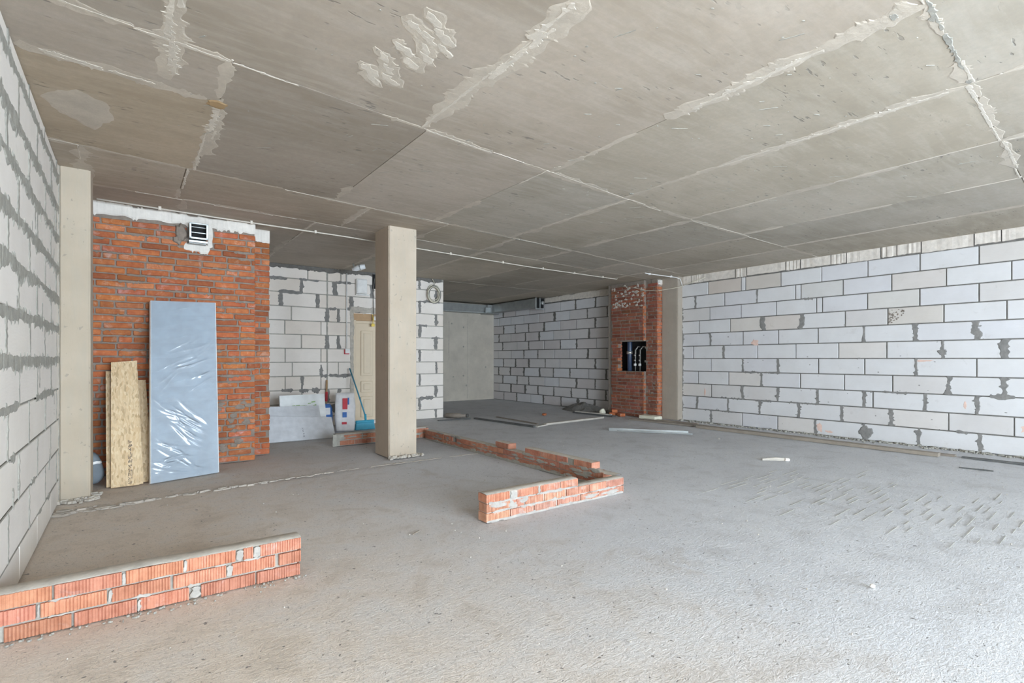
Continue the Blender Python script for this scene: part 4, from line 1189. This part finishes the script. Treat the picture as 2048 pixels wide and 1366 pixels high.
def switch_box():
    r = empty('switch_conduit', (3.302, 9.79, 0)); tag(r, 'vertical white conduit ending in a red edged switch box on the block wall', 'conduit')
    tube('pipe', [(0, -.015, 2.87), (0, -.015, 1.44)], .012, M['white_pl'], r, 8)
    b = box('switch_box', (-.035, -.05, 1.355), (.05, 0, 1.445), M['white_pl'], r, .006)
    box('red_base', (-.045, -.03, 1.34), (.045, .0, 1.43), M['red'], r, .004)
    k = box('rocker', (-.01, -.056, 1.38), (.03, -.045, 1.42), M['white_pl'], b, .003); k.location -= b.location
switch_box()
def fuse_box():
    r = empty('distribution_box', (3.58, 9.79, 2.5)); tag(r, 'small white electrical distribution box high on the wall above the door', 'electrical box')
    box('case', (-.11, -.08, 0), (.10, 0, .28), M['white_pl'], r, .008)
    box('cover', (-.095, -.088, .02), (.085, -.07, .26), M['white_pl'], r, .006)
    box('lower_lip', (-.115, -.05, -.03), (.15, 0, -.004), M['white_pl'], r, .006)
fuse_box()
def dark_hatch():
    r = empty('wall_recess', (3.85, 9.79, 2.62)); tag(r, 'small dark cable recess below the ceiling beside the middle column', 'recess')
    box('recess_shade', (-.04, -.012, 0), (.11, -.002, .28), M['black'], r, 0)  # flat black plate in place of the hole's shade
    tube('cable', [(.0, -.02, .2), (-.03, -.03, .0), (-.03, -.03, -.25), (-.02, -.03, -.62)], .007, M['wire_dk'], r, 6)
dark_hatch()
def yellow_tag():
    r = empty('taped_cable', (3.80, 9.76, 1.9)); tag(r, 'cable end with yellow tape hanging over the door frame', 'cable')
    tube('cable', [(.0, .0, .22), (.01, -.02, .12), (0, -.02, .02)], .008, M['yellow'], r, 6)
    box('tape', (-.03, -.04, -.02), (.035, -.01, .035), M['yellow'], r, .008)
    box('connector', (.02, -.035, .10), (.08, .0, .18), M['white_pl'], r, .008)
yellow_tag()
def lamp():
    r = empty('ceiling_lamp', (3.25, 9.02, 2.86)); tag(r, 'small white spotlight on a bracket under the ceiling near the door', 'lamp')
    tube('stem', [(-.08, .03, .075), (-.06, .02, .0)], .012, M['galv_dark'], r, 8)
    vs, fs = tube_data([(-.09, .05, -.03), (-.03, .02, -.015), (.0, .0, .0), (.05, -.02, .015), (.11, -.05, .03)], [.025, .045, .05, .05, .038], 14); mesh_obj('housing', vs, fs, M['dim_lamp'], r, True)
    vs, fs = tube_data([(.02, -.01, .005), (.035, -.017, .01)], .056, 14); mesh_obj('ring', vs, fs, M['galv'], r, True)
lamp()
def coil():
    r = empty('cable_coil', (5.12, 9.77, 2.6)); tag(r, 'coil of cream cable hanging on the block wall end', 'cable')
    rn = random.Random(5)
    for k in range(6):
        R_ = .15+rn.uniform(-.03, .02); ox, oz = rn.uniform(-.02, .02), rn.uniform(-.02, .02)
        pts = [(ox+R_*math.cos(a)*.92, -.02-.012*k+.008*math.sin(3*a+k), oz+R_*1.12*math.sin(a)) for a in [2*PI*i/28 for i in range(28)]]
        tube('loop', pts, .009, M['wire'] if k % 3 else M['wire_dk'], r, 6, True)
    tube('tail', [(0, -.03, .16), (.02, -.03, .25), (-.03, -.03, .32)], .009, M['wire'], r, 6)
    tube('hook', [(-.01, .02, .19), (-.01, -.08, .19), (-.01, -.085, .21)], .006, M['galv_dark'], r, 6)
coil()

# ------------------------------------------------------------------ brick service shaft
def make_shaft():
    rnd = random.Random(91)
    X1, X2 = 8.80, 8.868
    YA, YB, YC = 6.95, 7.25, 8.18
    root = empty('brick_shaft', (8.9, 7.5, 0)); root.location = (0, 0, 0)
    tag(root, 'tall brick service shaft with a pipe opening beside the narrow concrete column', 'brick shaft')
    OY0, OY1, OZ0, OZ1 = 7.262, 7.98, .985, 1.63
    m = M['brick_mortar']
    t = .12
    # mortar backing of the wide face, left open at the hatch
    box('core', (X1+.008, YB, 0), (X1+t, YC, OZ0), m, root, 0); box('core', (X1+.008, YB, OZ1), (X1+t, YC, H-.012), m, root, 0)
    box('core', (X1+.008, OY1, OZ0), (X1+t, YC, OZ1), m, root, 0)
    box('core', (X2+.008, YA+.008, 0), (9.13, YB-.13, H-.012), m, root, 0)
    box('core', (X2+.008, YB-.14, 0), (X2+.12, YB, OZ0), m, root, 0); box('core', (X2+.008, YB-.14, OZ1), (X2+.12, YB, H-.012), m, root, 0); box('core', (X2+.008, YB-.14, OZ0), (X2+.12, YB, OZ1), m, root, 0)
    box('shaft_shade', (9.11, YB, 0), (9.13, YC, H-.012), M['black'], root, 0)  # black sheet for the dark interior of the shaft
    box('core', (X1+.02, YC, 0), (9.13, YC+.1, H-.012), m, root, 0)
    inside = lambda y, z: (OY0-.13 < y < OY1 and OZ0 < z < OZ1)
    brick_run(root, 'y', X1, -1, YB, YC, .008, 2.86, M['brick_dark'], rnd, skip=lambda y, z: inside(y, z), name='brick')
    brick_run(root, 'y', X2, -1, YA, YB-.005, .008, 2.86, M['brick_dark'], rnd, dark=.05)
    brick_run(root, 'x', YA, -1, X2, 9.10, .008, 2.82, M['brick'], rnd)
    # front edge of the wide face
    brick_run(root, 'x', YB, -1, X1-.001, X2+.05, .008, OZ0-.01, M['brick'], rnd, depth=.04, L0=.3)
    brick_run(root, 'x', YB, -1, X1-.001, X2+.05, OZ1+.01, 2.8, M['brick'], rnd, depth=.04, L0=.3)
    # lit reveal of the opening
    brick_run(root, 'x', OY1, -1, X1+.002, X1+.15, OZ0, OZ1, M['brick'], rnd, depth=.04, L0=.2)
    a = Acc(lambda u, v, h: (X1-h, u, v))
    for i in range(70): a.blob((rnd.uniform(YB+.02, YC-.03), rnd.uniform(2.38, 2.86)), rnd.uniform(.015, .05), rnd.uniform(.01, .03), .008, 9, .5)
    a.build('mortar_splash', M['mortar_light'], root)
    a = Acc(lambda u, v, h: (X1-h, u, v))
    for i in range(60): 
        y = rnd.uniform(YB+.02, YC-.2); z = .072+.075*rnd.randrange(0, 32)
        if inside(y, z) or inside(y+.15, z): continue
        a.strip((y, z), (y+.17, z), .018, .6, .004, 14, .01, .3)
    a.build('joint_mortar', M['brick_mortar'], root)
    a = Acc(lambda u, v, h: (X2-h, u, v))
    for i in range(40): a.blob((rnd.uniform(YA+.02, YB-.03), rnd.uniform(.1, 2.8)), rnd.uniform(.01, .04), rnd.uniform(.008, .02), .005, 9, .5)
    a.build('mortar_splash', M['brick_mortar'], root)
    a = Acc(lambda u, v, h: (u, YA-h, v)); a.blob((8.98, 2.86), .11, .05, .03, 14); a.build('foam_lump', M['plaster'], root, None)
    # pipes inside
    p = empty('riser_pipe', (8.99, 7.80, 0)); tag(p, 'dark blue riser pipe behind the shaft opening', 'pipe')
    tube('pipe', [(0, 0, .02), (0, 0, 2.9)], .055, M['pipe_blue'], p, 14); tube('collar', [(0, 0, 1.36), (0, 0, 1.42)], .066, M['chrome'], p, 14)
    q = empty('water_manifold', (8.97, 7.52, 0)); tag(q, 'pair of slim metal pipes with valves inside the shaft opening', 'pipe')
    for k, dy in enumerate((.1, -.03)):
        tube('pipe', [(0, dy, .02), (0, dy, 1.45), (.05, dy-.03, 1.52), (.12, dy-.03, 1.52)], .016, M['chrome'], q, 8)
        for z in (1.12, 1.22, 1.33): tube('valve', [(-.03, dy, z), (.0, dy, z)], .02, M['chrome'], q, 8)
        tube('valve_body', [(-.01, dy, 1.10), (-.01, dy, 1.15)], .03, M['white_pl'], q, 8)
    for k, (dy, z) in enumerate(((-.16, 1.5), (-.2, 1.37), (-.15, 1.2))):
        b = box('meter', (9.0, 7.52+dy-.03, z-.025), (9.06, 7.52+dy+.03, z+.025), M['chrome'], None, .008)
        tag(b, ['upper', 'middle', 'lower'][k]+' small metal fitting at the right side of the shaft opening', 'fitting')
        tube('bracket', [(.02, 0, 0), (.07, 0, 0)], .008, M['galv_dark'], b, 6)
make_shaft()

# ------------------------------------------------------------------ air duct under the far ceiling
def air_duct():
    r = empty('air_duct', (0, 0, 0)); tag(r, 'galvanised air duct under the ceiling of the far alcove', 'duct')
    box('duct_run', (5.6, 13.16, 2.64), (8.7, 13.48, 2.88), M['galv_dark'], r, .006)
    box('lower_flange', (5.6, 13.14, 2.63), (8.7, 13.18, 2.665), M['galv'], r, .003)
    box('elbow', (8.7, 13.08, 2.62), (9.12, 13.48, 2.89), M['galv_dark'], r, .006)
    box('joint_plate', (8.62, 13.06, 2.64), (8.80, 13.09, 2.80), M['galv'], r, .004)
    box('duct_run', (8.86, 11.0, 2.66), (9.16, 13.10, 2.90), M['galv_dark'], r, .006)
    box('end_frame', (8.86, 10.97, 2.62), (8.89, 11.0, 2.92), M['galv'], r, .004); box('end_frame', (9.0, 10.97, 2.62), (9.03, 11.0, 2.92), M['galv'], r, .004)
    box('end_frame', (8.86, 10.97, 2.60), (9.16, 11.0, 2.63), M['galv'], r, .004); box('opening_shade', (8.89, 10.985, 2.64), (9.15, 10.998, 2.90), M['black'], r, 0)  # duct mouth's inner shade painted as a black plate
    tube('round_port', [(9.09, 10.98, 2.78), (9.09, 10.93, 2.78)], .055, M['galv_dark'], r, 12)
air_duct()

# ------------------------------------------------------------------ planks, laths and rubble on the floor
def lath(name, label, a, b, w, t, mat, z=0., group=None, cat='plank', parts=True):
    A = Vector((*a, z)); B = Vector((*b, z)); L = (B-A).length; an = math.atan2(B.y-A.y, B.x-A.x)
    n = max(4, int(L/.2)); vs = []; fs = []
    rn = random.Random(int(abs(a[0]*131+a[1]*17)*10))
    for i in range(n+1):
        x = -L/2+L*i/n; o = rn.uniform(-.003, .003)
        vs += [(x, -w/2+o, 0), (x, w/2+o, 0), (x, w/2+o, t+rn.uniform(-.002, .002)), (x, -w/2+o, t+rn.uniform(-.002, .002))]
    for i in range(n):
        k = i*4
        for j in range(4): fs.append((k+j, k+(j+1) % 4, k+4+(j+1) % 4, k+4+j))
    fs.append((0, 1, 2, 3)[::-1]); k = n*4; fs.append((k, k+1, k+2, k+3))
    o = mesh_obj(name, vs, fs, mat, None); o.location = (A+B)/2; o.rotation_euler = (0, 0, an)
    tag(o, label, cat, group); return o
lath('plank', 'long weathered plank lying along the foot of the right block wall', (8.32, 5.62), (8.36, 2.13), .11, .045, M['wood'])
lath('plank', 'long thin plank between the wall plank and the right block wall', (8.56, 6.15), (8.50, 2.0), .08, .025, M['wood2'])
lath('plank', 'dark plank end lying beyond the long wall plank at far right', (8.47, 1.93), (8.60, .5), .07, .02, M['dark_wood'])
lath('metal_profile', 'pale grey metal profile lying on the open floor in front of the shaft', (6.76, 6.33), (7.52, 5.26), .07, .05, M['galv'], cat='profile')
lath('metal_profile', 'thin grey profile edge lying just in front of the pale one', (6.80, 6.18), (7.50, 5.16), .03, .02, M['galv_dark'], cat='profile')
lath('lath', 'dark lath lying on the floor where the alcove begins', (5.80, 9.2), (5.96, 7.42), .06, .03, M['dark_wood'], cat='lath')
lath('lath', 'thin brown lath lying parallel behind the dark alcove lath', (6.35, 9.2), (6.30, 7.75), .05, .015, M['wood2'], cat='lath')
lath('lath', 'pale speckled lath running across the floor towards the brick shaft', (6.32, 7.55), (8.05, 7.72), .07, .035, M['wood_light'], cat='lath')
lath('lath', 'short pale lath joining the dark lath and the speckled lath', (6.0, 7.42), (6.33, 7.52), .06, .022, M['wood_light'], cat='lath')
lath('lath', 'thin dark lath lying under the end of the white block wall', (5.0, 9.32), (5.72, 9.26), .06, .02, M['dark_wood'], cat='lath')
lath('plank', 'brown plank lying in front of the brick shaft foot', (8.3, 7.2), (8.42, 5.75), .10, .03, M['wood2'])
lath('plank', 'wide grey plank lying between the brick shaft and narrow column', (8.62, 7.05), (8.72, 5.9), .12, .02, M['wood'])
lath('plank', 'dark plank near the mortar heap left of the brick shaft', (8.33, 8.9), (8.43, 7.75), .11, .03, M['dark_wood'])
lath('plank', 'thin pale plank resting on the dark one near the mortar heap', (8.28, 8.8), (8.40, 7.8), .05, .02, M['wood_light'], .033)
def chunk(name, label, loc, d, mat, rz=0, cat='rubble', seed=0, group=None):
    bm = bmesh.new(); bmesh.ops.create_icosphere(bm, subdivisions=2, radius=.5)
    rn = random.Random(seed)
    for v in bm.verts:
        k = 1+.35*noise.noise(v.co*2.2+Vector((seed*3.1, 0, 0))); p = v.co*k
        p = Vector((max(-.42, min(.42, p.x)), max(-.42, min(.42, p.y)), max(-.4, min(.42, p.z))))
        v.co = Vector((p.x*d[0], p.y*d[1], p.z*d[2]))
    zmin = min(v.co.z for v in bm.verts)
    for v in bm.verts: v.co.z -= zmin
    me = bpy.data.meshes.new(name); bm.to_mesh(me); bm.free(); me.materials.append(mat)
    o = piece(name, me, loc, None, (0, 0, rz)); tag(o, label, cat, group); return o
# mortar heap
vs = []; fs = []; n = 46
for j in range(n):
    for i in range(n):
        x = -1+2*i/(n-1); y = -1+2*j/(n-1); r_ = math.hypot(x, y)
        z = max(0, 1-r_**1.5)*.20*(1+.5*noise.noise(Vector((x*3, y*3, 1))))+.012*noise.noise(Vector((x*14, y*14, 3)))
        vs.append((x*.34, y*.72, max(-.004, z) if r_ < 1 else -.006))
fs = [(j*n+i, j*n+i+1, (j+1)*n+i+1, (j+1)*n+i) for j in range(n-1) for i in range(n-1)]
o = mesh_obj('mortar_heap', vs, fs, M['heap'], None, False, (8.84, 9.08, 0)); tag(o, 'dark heap of dried mortar at the foot of the alcove wall', 'heap')
def loose_brick(label, loc, rz, L=.25, mat='brick', rx=0):
    me = cbox_mesh('loose_brick', (L, .12, .065), M[mat], .006, .003, 1)
    o = piece('loose_brick', me, loc, None, (rx, 0, rz)); tag(o, label, 'brick', 'loose bricks at the shaft foot'); return o
loose_brick('broken brick lying flat at the left foot of the brick shaft', (8.66, 7.98, .0325), .4, .2)
loose_brick('half brick beside the left corner of the brick shaft', (8.63, 7.72, .0325), 1.2, .13)
loose_brick('small brick piece lying on top of the flat broken brick', (8.66, 7.96, .099), 1.0, .12)
chunk('foam_chunk', 'cream coloured chunk of foam standing by the mortar heap', (8.52, 8.18, 0), (.16, .14, .17), M['foam_block'], .3, 'rubble', 4)
b = box('foam_slab', (8.60, 6.80, 0), (8.84, 7.22, .075), M['foam_block'], None, .012); tag(b, 'pale cream foam slab lying at the foot of the brick shaft', 'foam slab')
chunk('brick_fragment', 'single orange brick fragment alone on the alcove floor', (7.4, 8.86, 0), (.17, .1, .06), M['brick'], .5, 'rubble', 6)
r = empty('paint_roller', (5.5, 9.62, 0)); tag(r, 'dark bottle shaped roller lying by the end of the white block wall', 'roller')
vs, fs = tube_data([(-.1, .1, .055), (.05, -.05, .055), (.12, -.12, .055), (.14, -.14, .055), (.22, -.22, .055)], [.05, .05, .05, .03, .03], 12); mesh_obj('body', vs, fs, M['wood2'], r, True)
vs, fs = tube_data([(.215, -.215, .055), (.245, -.245, .055)], .04, 12); mesh_obj('cap', vs, fs, M['dark_wood'], r, True)
# chips on the open floor
chunk('plaster_chip', 'white plaster chip alone on the near right floor', (3.273, 1.125, 0), (.035, .03, .022), M['plaster'], .4, 'rubble', 11)
r = empty('wood_splinter', (6.40, 3.24, 0)); tag(r, 'pale broken strip with a white lump on the open floor near the right wall', 'rubble')
vs, fs = tube_data([(-.12, .10, .012), (0, 0, .02), (.08, -.09, .018)], [.012, .024, .02], 6); mesh_obj('strip', vs, fs, M['wood_light'], r)
vs, fs = tube_data([(.06, -.09, .02), (.095, -.125, .018)], [.022, .018], 7); mesh_obj('lump', vs, fs, M['plaster'], r)
lath('wood_splinter', 'dark thin strip lying on the floor at far right', (7.70, 1.78), (7.74, 1.49), .035, .008, M['dark_wood'], cat='rubble')
lath('wood_splinter', 'tiny dark sliver on the floor before the middle column', (1.62, 3.40), (1.69, 3.44), .012, .006, M['wood2'], cat='rubble')
rn = random.Random(99)
cr = Acc(lambda u, v, h: (u, v, h))
for i in range(260):
    x = rn.uniform(-.3, 8.5); y = rn.uniform(.7, 7.5); s = rn.uniform(.002, .006)
    if rn.random() < .03: s *= 2
    if (3.6 < x < 3.95 and 3.2 < y) or (2.1 < x < 3.8 and 3.2 < y < 3.5) or y > 5.9 and x < 3.2 or x > 8.1 or (6.6 < x and 5 < y < 6.5): continue
    cr.blob((x, y), s, s*rn.uniform(.6, 1.2), s*.8, 6, .4)
o = cr.build('floor_grit', M['mortar_light'], None, 'stuff'); tag(o, 'tiny mortar grit scattered over the whole floor', 'debris')
